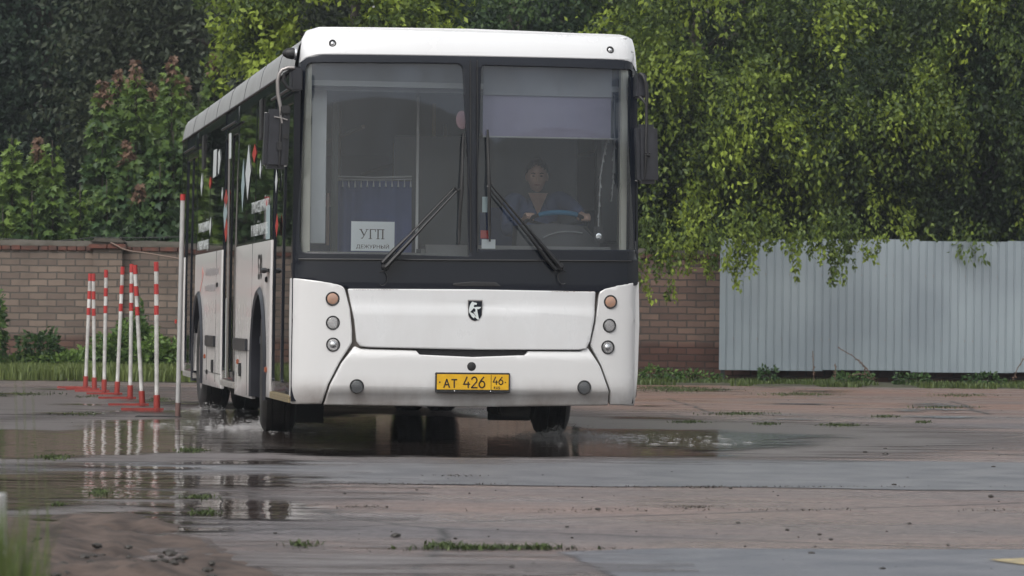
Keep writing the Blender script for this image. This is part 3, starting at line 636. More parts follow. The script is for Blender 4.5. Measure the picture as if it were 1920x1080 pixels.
bm = bmesh.new(); a = Lp(783, 300, 1.3); tube(bm, [(a.x, 1.3, .7), (a.x, 1.3, 2.56)], .011, 8); a = Lp(1153, 250, .5); tube(bm, [(a.x, .5, Lp(1153, 325, .5).z), (a.x - .01, .5, Lp(1153, 140, .5).z)], .006, 6); fin('pole', bm, mat('pale_handrail', (.6, .6, .6), .4), P, 40)
bm = bmesh.new(); a = Lp(812, 380, 2.2); tube(bm, [(a.x, 2.2, .7), (a.x, 2.2, 2.56)], .016, 8)
for i in range(4):
    for sx in (-.55, .55): tube(bm, [(sx, 3.4 + i * 1.7, .7), (sx, 3.4 + i * 1.7, 2.56)], .016, 6)
for sx in (-.55, .55): tube(bm, [(sx, 1.8, 2.35), (sx, 11, 2.35)], .016, 6)
fin('handrail', bm, mat('tan_handrail', (.42, .34, .22), .4), P, 40)
seat0 = None
for i in range(5):
    for sx in (-1, 1):
        if sx < 0 and i in (1,): continue
        y = 3.2 + i * 1.45; e = empty('seat'); e.parent = P; e.location = (sx * .78, y, .74)
        if seat0 is None:
            bm = bmesh.new(); box(bm, -.40, .40, -.02, .42, .40, .48, .03); s1 = fin('cushion', bm, SEATB, e, 30)
            bm = bmesh.new(); box(bm, -.40, .40, .40, .48, .42, 1.05, .04); s2 = fin('backrest', bm, SEATB, e, 30)
            bm = bmesh.new(); box(bm, -.05, .05, .1, .3, 0, .40); s3 = fin('pedestal', bm, DARKPL, e)
            seat0 = (s1, s2, s3)
        else:
            for s in seat0:
                c = s.copy(); c.parent = e; COL.objects.link(c)
# cab partition behind the driver and curtain rail
bm = bmesh.new(); box(bm, -.28, 1.15, 2.05, 2.08, .74, 2.3); fin('cab_partition', bm, mat('cab_panel', (.045, .055, .062), .4, coat=.2), P)
# dashboard: low at the left, binnacle at the right, steering column
bm = bmesh.new()
y0d = .34
z_l = Lp(720, 466, .45).z
box(bm, -1.15, 1.15, .20, .34, 1.02, Lp(900, 476, .3).z, .02)
box(bm, -.30, 1.12, .30, .62, .95, Lp(1000, 462, .45).z, .03)
fin('dashboard', bm, DASH, P, 40)
bm = bmesh.new(); xa = Lp(965, 430, .62).x; xb = Lp(1112, 430, .62).x; zt = Lp(1040, 421, .62).z
pts = [(xa, 1.2), (xa + .02, zt - .01), ((xa + xb) / 2, zt + .008), (xb - .05, zt - .01), (xb + .05, zt - .13), (xb + .05, 1.2)]
ff = [[bm.verts.new((px_, yy, pz)) for px_, pz in pts] for yy in (.60, .82)]
bm.faces.new(ff[0]); bm.faces.new(ff[1][::-1])
for k in range(6): bm.faces.new((ff[0][k], ff[0][(k + 1) % 6], ff[1][(k + 1) % 6], ff[1][k]))
fin('instrument_binnacle', bm, mat('binnacle_plastic', (.05, .052, .056), .5), P, 30)
bm = bmesh.new(); pts = [Lp(u, v, .585) for u, v in ((1018, 446), (1030, 440), (1045, 436), (1060, 434.5), (1078, 435), (1092, 437))]; tube(bm, pts, .006, 6); fin('instrument_rim', bm, mat('rim_grey', (.35, .35, .36), .3), P, 60)
# steering wheel
sc_ = Lp(1040, 422, .95); SWM = Matrix.Translation(sc_) @ Matrix.Rotation(R(-22), 4, 'X')
n = 48; RW = .235
def ringpt(a, rr=RW): return SWM @ Vector((rr * math.cos(a), rr * math.sin(a), 0))
sw = empty('steering_wheel'); sw.parent = P
bm = bmesh.new(); rings = []
for k in range(n):
    a = 2 * math.pi * k / n; c = ringpt(a); ta = (ringpt(a + .01) - c).normalized(); ax = SWM.to_3x3() @ Vector((0, 0, 1)); b_ = ta.cross(ax)
    rings.append([bm.verts.new(c + (ax * math.cos(t) + b_ * math.sin(t)) * .015) for t in [2 * math.pi * j / 8 for j in range(8)]])
for k in range(n):
    A, B = rings[k], rings[(k + 1) % n]
    for j in range(8): bm.faces.new((A[j], A[(j + 1) % 8], B[(j + 1) % 8], B[j]))
for a in (R(200), R(340), R(90)): tube(bm, [SWM @ Vector((0, 0, -.02)), ringpt(a)], .013, 6)
tube(bm, [SWM @ Vector((0, 0, .01)), SWM @ Vector((0, 0, -.45))], [.05, .035], 12)
fin('steering_rim', bm, BLACKM, sw, 50)
bm = bmesh.new(); pts = [ringpt(R(a), RW) for a in range(232, 312, 8)]
tube(bm, pts, .019, 8); fin('blue_grip', bm, mat('blue_wheel_cover', (.02, .16, .30), .7), sw, 50)
bm = bmesh.new(); a = Lp(760, 380, 1.75); box(bm, .35, .85, 1.75, 1.85, .95, 1.75, .04); fin('driver_seat_back', bm, SEATB, P, 40)
bm = bmesh.new(); box(bm, .35, .85, 1.35, 1.80, .82, 1.06, .05); box(bm, .5, .7, 1.5, 1.7, .74, .82); fin('driver_seat_base', bm, SEATB, P, 40)
bm = bmesh.new()
p0 = Lp(1113, 455, .42); p1 = Lp(1132, 425, .42); box(bm, p0.x, p1.x, .40, .44, p0.z, p1.z, .008); tube(bm, [Lp(1095, 425, .5), Lp(1115, 445, .43)], .008, 6); dc = fin('dash_camera', bm, BLACKM, P, 40)
bm = bmesh.new(); lathe(bm, [(.022, 0), (.022, .006), (.012, .008), (.01, .003), (0, .003)], 20, facing(Lp(1122.5, 443, .40), Vector((0, -1, 0)))); fin('camera_lens', bm, REFL, dc, 40)
# --- things inside the bus (own top-level things)
def local_thing(name, label, cat, group=None):
    e = empty(name, (BX, BY, 0), YAW); tag(e, label, cat, group); return e
def to_world_mesh(o): o.matrix_world = BUSM
def top(o, label, cat, group=None):
    o.matrix_world = BUSM; return tag(o, label, cat, group)
# curtain
bm = bmesh.new(); NX, NZ = 60, 10; cy_ = 1.35
c0, c1, c2, c3 = Lp(629, 338, cy_), Lp(772, 340, cy_), Lp(626, 470, cy_), Lp(772, 470, cy_)
G_ = [[None] * (NZ + 1) for _ in range(NX + 1)]
for i in range(NX + 1):
    for j in range(NZ + 1):
        t, s = i / NX, j / NZ; p_ = c0.lerp(c1, t).lerp(c2.lerp(c3, t), s * 1.35); p_.y += .022 * math.sin(t * 30 + .6 * math.sin(t * 9)) * (1 - .7 * max(0, min(1, (t - .2) * 3))) + .02 * math.sin(t * 7)
        G_[i][j] = bm.verts.new(p_)
for i in range(NX):
    for j in range(NZ): bm.faces.new((G_[i][j], G_[i + 1][j], G_[i + 1][j + 1], G_[i][j + 1]))
cur = local_thing('curtain', 'navy blue curtain with white tasselled fringe behind the paper notice inside the bus', 'curtain')
fin('cloth', bm, BLUECL, cur, 60)
bm = bmesh.new(); 
for k in range(13):
    t = k / 12; p_ = Lp(631 + 139 * t, 338, cy_ - .03); s = random.uniform(.95, 1.05)
    q = [(-.011, .0), (.011, .0), (.022, -.042 * s), (-.022, -.042 * s)]
    for (a_, b2) in zip(q, q[1:] + q[:1]): pass
    z_ = p_.z; tube(bm, [(p_.x, cy_ - .03, z_), (p_.x, cy_ - .03, z_ - .016), (p_.x, cy_ - .03, z_ - .05 * s)], [.004, .009, .017], 6, flat=.4)
tube(bm, [Lp(629, 331, cy_ - .03), Lp(665, 331.5, cy_ - .03), Lp(700, 333, cy_ - .03), Lp(740, 332, cy_ - .03), Lp(772, 331, cy_ - .03)], .017, 6, flat=.35)
tube(bm, [Lp(629, 336, cy_ - .03), Lp(700, 337.5, cy_ - .03), Lp(772, 336, cy_ - .03)], .008, 6, flat=.4)
fin('fringe', bm, FRINGE, cur)
# paper notice with serif lettering
py_ = .245
a, b_ = Lp(658, 470, py_), Lp(740, 416, py_); bm = bmesh.new(); box(bm, a.x, b_.x, py_, py_ + .002, a.z, b_.z)
nz = local_thing('paper_notice', 'white sheet with black Cyrillic letters lying against the windscreen in front of the curtain', 'notice')
fin('paper', bm, PAPER, nz)
cx_, cz_ = (a.x + b_.x) / 2, 0
w_l = b_.x - a.x; zc = Lp(700, 439, py_).z; hh = .066; NM = Matrix.Translation((a.x, py_ - .0005, 0))
segs = []
def serif(x, z, w2): segs.append(([(x - w2, z), (x + w2, z)], .004))
def U(x, z): segs.extend([([(x, z + hh), (x + .024, z + .024)], .009), ([(x + .046, z + hh), (x + .022, z + .018), (x + .012, z + .002), (x + .004, z + .003)], .005)]); serif(x, z + hh, .010); serif(x + .046, z + hh, .009)
def Gg(x, z): segs.extend([([(x, z), (x, z + hh)], .009), ([(x, z + hh), (x + .036, z + hh), (x + .037, z + hh - .016)], .005)]); serif(x, z, .012)
def Pp(x, z): segs.extend([([(x, z), (x, z + hh)], .009), ([(x + .034, z), (x + .034, z + hh)], .009), ([(x - .01, z + hh), (x + .044, z + hh)], .005)]); serif(x, z, .011); serif(x + .034, z, .011)
zz = zc - hh / 2; k0 = w_l * .22
U(k0, zz); Gg(k0 + .070, zz); Pp(k0 + .125, zz)
strokes('large_letters', segs, .006, NM, INK, nz, .001)
text('small_letters', 'ДЕЖУРНЫЙ', .036, Matrix.Translation((cx_, py_ - .001, Lp(700, 463, py_).z)) @ UPR, INK, nz, .0004, sx=1.12)
# stickers on the glass
def sticker(name, u0_, v0_, u1_, v1_, m_, lab, cat):
    a, b_ = Lp(u0_, v1_, .06), Lp(u1_, v0_, .06); bm = bmesh.new(); yy = max(F(a.x, a.z), F(b_.x, b_.z)) + .035; a, b_ = Lp(u0_, v1_, yy), Lp(u1_, v0_, yy)
    box(bm, a.x, b_.x, yy, yy + .0015, a.z, b_.z); o = fin(name, bm, m_); top(o, lab, cat); return o
sticker('sticker', 903, 449, 929, 466, PAPER, 'white square sticker low on the driver side windscreen by the centre bar', 'sticker')
sticker('pennant', 901, 432, 917, 447, REDD, 'small red pennant above the white square sticker', 'pennant')
sticker('card', 904, 369, 914, 398, mat('pale_card', (.5, .62, .64), .6), 'pale blue and white card near the right wiper elbow', 'card')
# hanging fan disc and little box near the centre bar
bm = bmesh.new(); lathe(bm, [(.045, 0), (.045, .02), (.0, .03)], 20, Matrix.Translation(Lp(866, 226, .3)) @ Matrix.Rotation(R(80), 4, 'X')); 
for v_ in bm.verts: v_.co.z = Lp(866, 226, .3).z + (v_.co.z - Lp(866, 226, .3).z) * 1.5
o = fin('fan', bm, mat('faded_pink_plastic', (.42, .22, .26), .5), None, 40); top(o, 'faded pink oval cab fan beside the windscreen centre bar', 'fan')
# sun blind
bm = bmesh.new(); yb_ = .36
a, b_ = Lp(905, 256, yb_), Lp(1146, 183, yb_); box(bm, a.x, b_.x, yb_, yb_ + .004, a.z, b_.z); sb = local_thing('sun_blind', 'purple grey roller sun blind pulled down above the driver', 'blind'); fin('blind_fabric', bm, PURPLE, sb)
bm = bmesh.new(); c = Lp(1146, 126, yb_); box(bm, a.x, b_.x, yb_ - .02, yb_ - .012, b_.z, c.z); fin('blind_housing', bm, mat('grey_blind', (.30, .31, .34), .8, var=(.25, .26, .29), vscale=3), sb)
bm = bmesh.new(); tube(bm, [(a.x, yb_, a.z), (b_.x + .06, yb_, a.z)], .007, 6); fin('pull_bar', bm, mat('bar_grey', (.4, .4, .4), .5), sb)
# white tassel garlands
def garland(pts, lab):
    bm = bmesh.new(); P_ = [Lp(u, v, .55) for u, v in pts]
    tube(bm, P_, .004, 5)
    n = 11
    for k in range(n):
        t = k / (n - 1) * (len(P_) - 1); i = min(int(t), len(P_) - 2); q = P_[i].lerp(P_[i + 1], t - i); s = random.uniform(.8, 1.2)
        tube(bm, [q + Vector((0, 0, .022)), q + Vector((random.uniform(-.006, .006), 0, -.022 * s))], [.004, .015 * s], 6, flat=.5)
    o = fin('garland', bm, FRINGE, None, 40); top(o, lab, 'garland', None)
garland([(1140, 262), (1132, 290), (1126, 330), (1124, 370), (1122, 425)], 'longer white tassel garland curving down the right cab window')
garland([(1153, 262), (1150, 300), (1150, 335), (1147, 372)], 'shorter white tassel garland hanging nearest the right pillar')
# ================================================================== DRIVER
SKIN = mat('skin', (.62, .42, .34), .55, var=(.54, .35, .28), vscale=20); HAIR = mat('dark_brown_hair', (.03, .022, .018), .7, bump=.5, bscale=50); SHIRT = mat('blue_shirt', (.06, .085, .17), .85, var=(.085, .11, .21), vscale=5, bump=.2, bscale=14)
TROU = mat('dark_trousers', (.02, .02, .025), .9)
hd = Lp(1007, 331, 1.30)                                # head centre
neck = hd + Vector((0, .02, -.105)); chest = Vector((hd.x - .0, 1.42, neck.z - .28)); pel = Vector((hd.x - .0, 1.52, 1.12))
shR = Vector((hd.x + .18, 1.36, neck.z - .045)); shL = Vector((hd.x - .18, 1.36, neck.z - .045))
handR = ringpt(R(-28)) + Vector((.0, 0, .02)); handL = ringpt(R(205)) + Vector((0, 0, .02))
elR = Vector((shR.x + .07, 1.20, (shR.z + handR.z) / 2 + .005)); elL = Vector((shL.x - .06, 1.16, shL.z - .27))
def skin(name, verts, edges, radii, sub=2):
    me = bpy.data.meshes.new(name); me.from_pydata([tuple(v) for v in verts], edges, []); o = bpy.data.objects.new(name, me); COL.objects.link(o)
    o.modifiers.new('s', 'SKIN'); o.modifiers.new('u', 'SUBSURF').levels = sub
    for i, r_ in enumerate(radii): me.skin_vertices[0].data[i].radius = r_ if isinstance(r_, tuple) else (r_, r_)
    me.skin_vertices[0].data[0].use_root = True
    dg = bpy.context.evaluated_depsgraph_get(); out = bpy.data.meshes.new_from_object(o.evaluated_get(dg)); bpy.data.objects.remove(o); return out
def hand_chain(wr, el, gp):
    """palm and fingers wrapped over the wheel rim"""
    V = []; E = []; Rr = []
    d = (gp - wr).normalized(); sd_ = Vector((0, 0, 1)).cross(d).normalized(); upv = d.cross(sd_) * -1
    out = []
    for k, (o_, l) in enumerate(((-.030, .026), (-.010, .030), (.010, .029), (.029, .023))):
        a = gp + sd_ * o_; a0 = wr + d * .03 + sd_ * o_ * .6
        out.append(([a0, a + Vector((0, 0, .018)), a + d * l + Vector((0, 0, .014)), a + d * (l + .014) + Vector((0, 0, -.010)), a + d * l * .7 + Vector((0, 0, -.028))], [.012, .0105, .0095, .009, .008]))
    s = 1 if gp.x < hd.x else -1
    th0 = wr + d * .025 + sd_ * (-.03 * s * -1); out.append(([th0, th0 + d * .03 + sd_ * (.02 * s) + Vector((0, 0, -.01)), th0 + d * .055 + sd_ * (.012 * s) + Vector((0, 0, -.028))], [.013, .011, .009]))
    return out, d, sd_
body = bmesh.new()
def addmesh(me, M=None):
    if M is not None: me.transform(M)
    body.from_mesh(me); bpy.data.meshes.remove(me)
hips = [pel, pel + Vector((0, -.02, .12)), chest, neck + Vector((0, .01, -.05)), neck + Vector((0, 0, .07))]
V_ = hips + [shR, elR, handR.lerp(elR, .22), shL, elL, handL.lerp(elL, .22), pel + Vector((.11, -.05, -.02)), pel + Vector((.14, -.44, .02)), pel + Vector((.15, -.50, -.36)), pel + Vector((-.11, -.05, -.02)), pel + Vector((-.14, -.44, .02)), pel + Vector((-.15, -.50, -.36))]
E_ = [(0, 1), (1, 2), (2, 3), (3, 4), (2, 5), (5, 6), (6, 7), (2, 8), (8, 9), (9, 10), (0, 11), (11, 12), (12, 13), (0, 14), (14, 15), (15, 16)]
R_ = [(.15, .11), (.14, .10), (.16, .10), .06, .052, .062, .046, .030, .062, .046, .030, .09, .068, .05, .09, .068, .05]
addmesh(skin('b', V_, E_, R_))
for hp, el in ((handR, elR), (handL, elL)):
    wr = hp.lerp(el, .24)
    if (wr - hp).length > .085: wr = hp + (el - hp).normalized() * .085
    fs, d, s_ = hand_chain(wr, el, hp)
    addmesh(skin('p', [wr - d * .02, wr + d * .03, wr + d * .065], [(0, 1), (1, 2)], [(.026, .02), (.036, .017), (.034, .015)], 2))
    for pts, rr in fs: addmesh(skin('f', pts, [(i, i + 1) for i in range(len(pts) - 1)], rr, 1))
# head
def headmesh():
    bm = bmesh.new(); q = bmesh.ops.create_uvsphere(bm, u_segments=40, v_segments=28, radius=1)['verts']
    for v_ in q:
        x, y, z = v_.co; wz = .074 * (1 if z > -.1 else 1 - .32 * ((-z - .1) / .9) ** 1.3); yy = y * .095
        if y < 0 and z < .4: yy = y * .092
        X, Y, Z = x * wz, yy, z * .118
        if y < 0:   # face
            ex = math.exp(-((abs(x) * .074 - .031) / .014) ** 2 - ((Z - .008) / .012) ** 2); Y += .010 * ex
            Y -= .020 * math.exp(-(X / .011) ** 2 - ((Z + .026) / .016) ** 2) + .011 * math.exp(-(X / .008) ** 2 - ((Z + .006) / .02) ** 2)
            Y -= .006 * math.exp(-(X / .022) ** 2 - ((Z + .062) / .009) ** 2) + .008 * math.exp(-(X / .018) ** 2 - ((Z + .098) / .014) ** 2)
            Y -= .006 * math.exp(-(X / .045) ** 2 - ((Z - .028) / .008) ** 2)
        v_.co = (X, Y, Z)
    for s in (-1, 1): ball(bm, (s * .076, .012, -.005), .011, .02, .032, 10, 8)
    me = bpy.data.meshes.new('h'); bm.to_mesh(me); bm.free(); return me
HM = Matrix.Translation(hd) @ Matrix.Rotation(R(-8), 4, 'Z') @ Matrix.Rotation(R(4), 4, 'X')
addmesh(headmesh(), HM)
me = bpy.data.meshes.new('person'); body.to_mesh(me); body.free(); tmp = bpy.data.objects.new('tmp', me); COL.objects.link(tmp)
rm = tmp.modifiers.new('r', 'REMESH'); rm.mode = 'VOXEL'; rm.voxel_size = .005
dg = bpy.context.evaluated_depsgraph_get(); pm_ = bpy.data.meshes.new_from_object(tmp.evaluated_get(dg)); bpy.data.objects.remove(tmp); pm_.name = 'person'; pm_.shade_smooth(); 
drv = link('person', pm_, SKIN); drv.matrix_world = BUSM
tag(drv, 'driver with short dark hair in a navy shirt holding the steering wheel', 'person')
V_ = [pel + Vector((0, 0, -.02)), pel + Vector((0, -.02, .12)), chest, neck + Vector((0, .012, -.075)), shR, elR, handR.lerp(elR, .32), shL, elL, handL.lerp(elL, .32)]
sh = skin('shirt', V_, [(0, 1), (1, 2), (2, 3), (2, 4), (4, 5), (5, 6), (2, 7), (7, 8), (8, 9)], [(.165, .125), (.16, .12), (.18, .115), (.085, .075), .078, .062, .047, .078, .062, .047], 2)
bm = bmesh.new(); bm.from_mesh(sh); kill = [f for f in bm.faces if (lambda c: c.y < neck.y - .0 and abs(c.x - hd.x) < (c.z - (neck.z - .17)) * .42 and c.z > neck.z - .17)(f.calc_center_median())]
bmesh.ops.delete(bm, geom=kill, context='FACES')
for k in (1, -1): pass
so_ = fin('shirt', bm, SHIRT, drv, 60)
vn = bmesh.new(); a = neck + Vector((0, 0, 0))
pts = [(-.075, -.02), (.075, -.02), (.0, -.19)]
bm = vn; q = [bm.verts.new((hd.x + p_[0], 1.255 + .02 * (i == 2) * -1, neck.z + p_[1])) for i, p_ in enumerate(pts)]; bm.faces.new(q); 
bmesh.ops.solidify(bm, geom=bm.faces[:], thickness=.004); fin('neckline_skin', bm, SKIN, drv)
bm = bmesh.new(); q = ball(bm, (0, 0, 0), .088, .110, .125, 40, 28)
for v_ in q:
    v_.co.y += .010; v_.co.z += .014 + .006 * math.sin(v_.co.x * 90) * math.cos(v_.co.y * 70)
bmesh.ops.delete(bm, geom=[v_ for v_ in bm.verts if (v_.co.y < -.045 and v_.co.z < .060 + .02 * math.cos(v_.co.x * 40)) or v_.co.z < -.05 or (v_.co.y < .0 and v_.co.z < .015)], context='VERTS')
for v_ in bm.verts: v_.co = HM @ v_.co
fin('hair', bm, HAIR, drv, 60)
EYE = mat('eye_dark', (.03, .02, .015), .3)
for s in (-1, 1):
    bm = bmesh.new(); q = ball(bm, (s * .030, -.083, .006), .012, .006, .006, 12, 8)
    for v_ in bm.verts: v_.co = HM @ v_.co
    fin('eye', bm, EYE, drv, 60)
    bm = bmesh.new(); tube(bm, [HM @ Vector((s * .016, -.099, .024)), HM @ Vector((s * .032, -.096, .029)), HM @ Vector((s * .047, -.082, .024))], [.003, .004, .002], 6); fin('eyebrow', bm, HAIR, drv, 60)
bm = bmesh.new(); tube(bm, [HM @ Vector((-.022, -.090, -.060)), HM @ Vector((0, -.100, -.060)), HM @ Vector((.022, -.090, -.060))], [.002, .005, .002], 6); fin('mouth', bm, mat('lips', (.32, .13, .11), .5), drv, 60)
# ================================================================== GROUND
def ground_mat():
    m = bpy.data.materials.new('wet_concrete_ground'); m.use_nodes = True; t = m.node_tree; b = t.nodes['Principled BSDF']; L = t.links.new
    tc = t.nodes.new('ShaderNodeTexCoord')
    def noise(sc, det=6, rough=.6, mp=None):
        n = t.nodes.new('ShaderNodeTexNoise'); n.inputs['Scale'].default_value = sc; n.inputs['Detail'].default_value = det; n.inputs['Roughness'].default_value = rough
        if mp:
            q = t.nodes.new('ShaderNodeMapping'); q.inputs['Scale'].default_value = mp; L(tc.outputs['Object'], q.inputs[0]); L(q.outputs[0], n.inputs[0])
        else: L(tc.outputs['Object'], n.inputs[0])
        return n.outputs[0]
    def ramp(src, stops):
        r = t.nodes.new('ShaderNodeValToRGB'); e = r.color_ramp.elements
        while len(e) < len(stops): e.new(.5)
        for k, (p, c) in enumerate(stops): e[k].position = p; e[k].color = (*c, 1) if len(c) == 3 else c
        L(src, r.inputs[0]); return r.outputs[0]
    def mix(f, a, c, mode='MIX'):
        x = t.nodes.new('ShaderNodeMix'); x.data_type = 'RGBA'; x.blend_type = mode
        if isinstance(f, float): x.inputs[0].default_value = f
        else: L(f, x.inputs[0])
        for i, s in ((6, a), (7, c)):
            if isinstance(s, tuple): x.inputs[i].default_value = (*s, 1)
            else: L(s, x.inputs[i])
        return x.outputs[2]
    big = ramp(noise(.55, 5, .55, (.35, 1, 1)), [(.35, (.118, .104, .108)), (.50, (.172, .134, .124)), (.66, (.215, .155, .134))])
    fine = ramp(noise(9, 8, .7), [(.30, (.42, .42, .42)), (.5, (.95, .95, .95)), (.75, (1.35, 1.32, 1.3))])
    grit = ramp(noise(38, 4, .7), [(.32, (.45, .44, .43)), (.5, (.95, .95, .95)), (.7, (1.4, 1.38, 1.36))])
    col = mix(1.0, mix(1.0, big, fine, 'MULTIPLY'), grit, 'MULTIPLY')
    # far sandy strip: redder soil washed over the concrete beyond the bus
    sep = t.nodes.new('ShaderNodeSeparateXYZ'); L(tc.outputs['Object'], sep.inputs[0])
    fy = t.nodes.new('ShaderNodeMapRange'); fy.inputs[1].default_value = 33; fy.inputs[2].default_value = 38; L(sep.outputs[1], fy.inputs[0])
    fx = t.nodes.new('ShaderNodeMapRange'); fx.inputs[1].default_value = -2; fx.inputs[2].default_value = 1; L(sep.outputs[0], fx.inputs[0])
    mm = t.nodes.new('ShaderNodeMath'); mm.operation = 'MULTIPLY'; L(fy.outputs[0], mm.inputs[0]); L(fx.outputs[0], mm.inputs[1])
    m3_ = t.nodes.new('ShaderNodeMath'); m3_.operation = 'MULTIPLY'; L(mm.outputs[0], m3_.inputs[0])
    sn = t.nodes.new('ShaderNodeMapRange'); sn.inputs[1].default_value = .35; sn.inputs[2].default_value = .6; L(noise(.6, 5, .6, (.5, 1, 1)), sn.inputs[0]); L(sn.outputs[0], m3_.inputs[1])
    col = mix(m3_.outputs[0], col, mix(.8, (.20, .115, .085), grit, 'MULTIPLY'))
    # dirt ribbons and mud
    mud = t.nodes.new('ShaderNodeMapRange'); mud.inputs[1].default_value = .62; mud.inputs[2].default_value = .70; L(noise(1.7, 9, .7, (.4, 1.3, 1)), mud.inputs[0])
    col = mix(mud.outputs[0], col, (.045, .036, .030))
    vor = t.nodes.new('ShaderNodeTexVoronoi'); vor.feature = 'DISTANCE_TO_EDGE'; vor.inputs['Scale'].default_value = .22
    wrp = t.nodes.new('ShaderNodeMix'); wrp.data_type = 'RGBA'; wrp.inputs[0].default_value = .12; L(tc.outputs['Object'], wrp.inputs[6])
    nn = t.nodes.new('ShaderNodeTexNoise'); nn.inputs['Scale'].default_value = 1.2; nn.inputs['Detail'].default_value = 6; L(tc.outputs['Object'], nn.inputs[0]); L(nn.outputs['Color'], wrp.inputs[7]); L(wrp.outputs[2], vor.inputs[0])
    ck = t.nodes.new('ShaderNodeMapRange'); ck.inputs[1].default_value = .006; ck.inputs[2].default_value = .0; L(vor.outputs[0], ck.inputs[0])
    col = mix(ck.outputs[0], col, (.02, .018, .016))
    L(col, b.inputs['Base Color'])
    wet = t.nodes.new('ShaderNodeMapRange'); wet.inputs[1].default_value = .40; wet.inputs[2].default_value = .60; wet.inputs[3].default_value = .55; wet.inputs[4].default_value = .24
    L(noise(.8, 7, .65, (.4, 1.2, 1)), wet.inputs[0]); L(wet.outputs[0], b.inputs['Roughness'])
    b.inputs['Specular IOR Level'].default_value = .5
    bp = t.nodes.new('ShaderNodeBump'); bp.inputs['Strength'].default_value = .9; bp.inputs['Distance'].default_value = .02; L(noise(11, 9, .75), bp.inputs['Height']); L(bp.outputs[0], b.inputs['Normal'])
    return m
bm = bmesh.new(); s = 400
q = [bm.verts.new(p) for p in ((-s, -s, 0), (s, -s, 0), (s, s, 0), (-s, s, 0))]; bm.faces.new(q)
tag(fin('ground', bm, ground_mat()), kind='structure')
def edge_fade(m, amp, width, sc=(1.2, 5, 1), det=8):
    """frayed outline: opacity from distance to the outline plus noise"""
    t = m.node_tree; out = [n for n in t.nodes if n.type == 'OUTPUT_MATERIAL'][0]; src = out.inputs[0].links[0].from_socket
    at = t.nodes.new('ShaderNodeAttribute'); at.attribute_name = 'edge'
    tc = t.nodes.new('ShaderNodeTexCoord'); mp = t.nodes.new('ShaderNodeMapping'); mp.inputs['Scale'].default_value = sc; t.links.new(tc.outputs['Object'], mp.inputs[0])
    n = t.nodes.new('ShaderNodeTexNoise'); n.inputs['Scale'].default_value = 1; n.inputs['Detail'].default_value = det; n.inputs['Roughness'].default_value = .68; t.links.new(mp.outputs[0], n.inputs[0])
    a = t.nodes.new('ShaderNodeMath'); a.operation = 'SUBTRACT'; a.inputs[1].default_value = .5; t.links.new(n.outputs[0], a.inputs[0])
    b = t.nodes.new('ShaderNodeMath'); b.operation = 'MULTIPLY_ADD'; b.inputs[1].default_value = amp; t.links.new(a.outputs[0], b.inputs[0]); t.links.new(at.outputs['Fac'], b.inputs[2])
    r = t.nodes.new('ShaderNodeMapRange'); r.inputs[1].default_value = -width / 2; r.inputs[2].default_value = width / 2; t.links.new(b.outputs[0], r.inputs[0])
    tr = t.nodes.new('ShaderNodeBsdfTransparent'); mx = t.nodes.new('ShaderNodeMixShader'); t.links.new(r.outputs[0], mx.inputs[0]); t.links.new(tr.outputs[0], mx.inputs[1]); t.links.new(src, mx.inputs[2]); t.links.new(mx.outputs[0], out.inputs[0]); return m
ASPH = edge_fade(mat('wet_asphalt', (.080, .082, .092), .38, var=(.140, .138, .146), vscale=2.6, bump=1.0, bscale=22, detail=12), .45, .12)
SHN = [0]
def sheet(name, pts, z, m_, jit=.12, step=.25, seedv=0, thick=0, kind='structure', grow=.45):
    """sheet lying on the ground; its attribute edge holds the distance inside the outline"""
    P_ = np.array(pts, dtype=float)[:, :2]; x0, y0 = P_.min(0) - grow; x1, y1 = P_.max(0) + grow; x0 = max(x0, -9); x1 = min(x1, 9); y0 = max(y0, 6)
    st = max(.05, min(.12, (x1 - x0) / 40)); nx, ny = int((x1 - x0) / st) + 1, int((y1 - y0) / st) + 1
    X, Y = np.meshgrid(np.linspace(x0, x1, nx), np.linspace(y0, y1, ny), indexing='ij'); Q = np.stack([X.ravel(), Y.ravel()], 1)
    d = np.full(len(Q), 1e9); ins = np.zeros(len(Q), bool)
    for i in range(len(P_)):
        A, B = P_[i - 1], P_[i]; e = B - A; tt = np.clip(((Q - A) @ e) / (e @ e + 1e-12), 0, 1); d = np.minimum(d, np.linalg.norm(Q - A - tt[:, None] * e, axis=1))
        c = ((A[1] > Q[:, 1]) != (B[1] > Q[:, 1])) & (Q[:, 0] < (B[0] - A[0]) * (Q[:, 1] - A[1]) / (B[1] - A[1] + 1e-12) + A[0]); ins ^= c
    sd_ = np.where(ins, d, -d); idx = np.arange(nx * ny).reshape(nx, ny)
    q = np.stack([idx[:-1, :-1], idx[1:, :-1], idx[1:, 1:], idx[:-1, 1:]], -1).reshape(-1, 4); q = q[(sd_[q] > -grow).any(1)]
    SHN[0] += 1; z = z + SHN[0] * .00012
    me = bpy.data.meshes.new(name); me.from_pydata([(a_, b_, z) for a_, b_ in Q], [], q.tolist()); at = me.attributes.new('edge', 'FLOAT', 'POINT'); at.data.foreach_set('value', sd_.astype(np.float32))
    b2 = bmesh.new(); b2.from_mesh(me); bmesh.ops.delete(b2, geom=[v for v in b2.verts if not v.link_faces], context='VERTS'); b2.to_mesh(me); b2.free()
    o = link(name, me, m_)
    if kind: tag(o, kind=kind)
    return o
def gp(pts): return [tuple(G(u, v).xy) for u, v in pts]
def arcs(*pts): return list(pts)
sheet('asphalt_strip', gp([(-300, 868), (300, 866), (700, 862), (1300, 861), (1700, 866), (2300, 872), (2300, 925), (1700, 919), (1400, 914), (1150, 913), (700, 908), (420, 905), (-300, 880)]), .004, ASPH, .05, .3, 3)
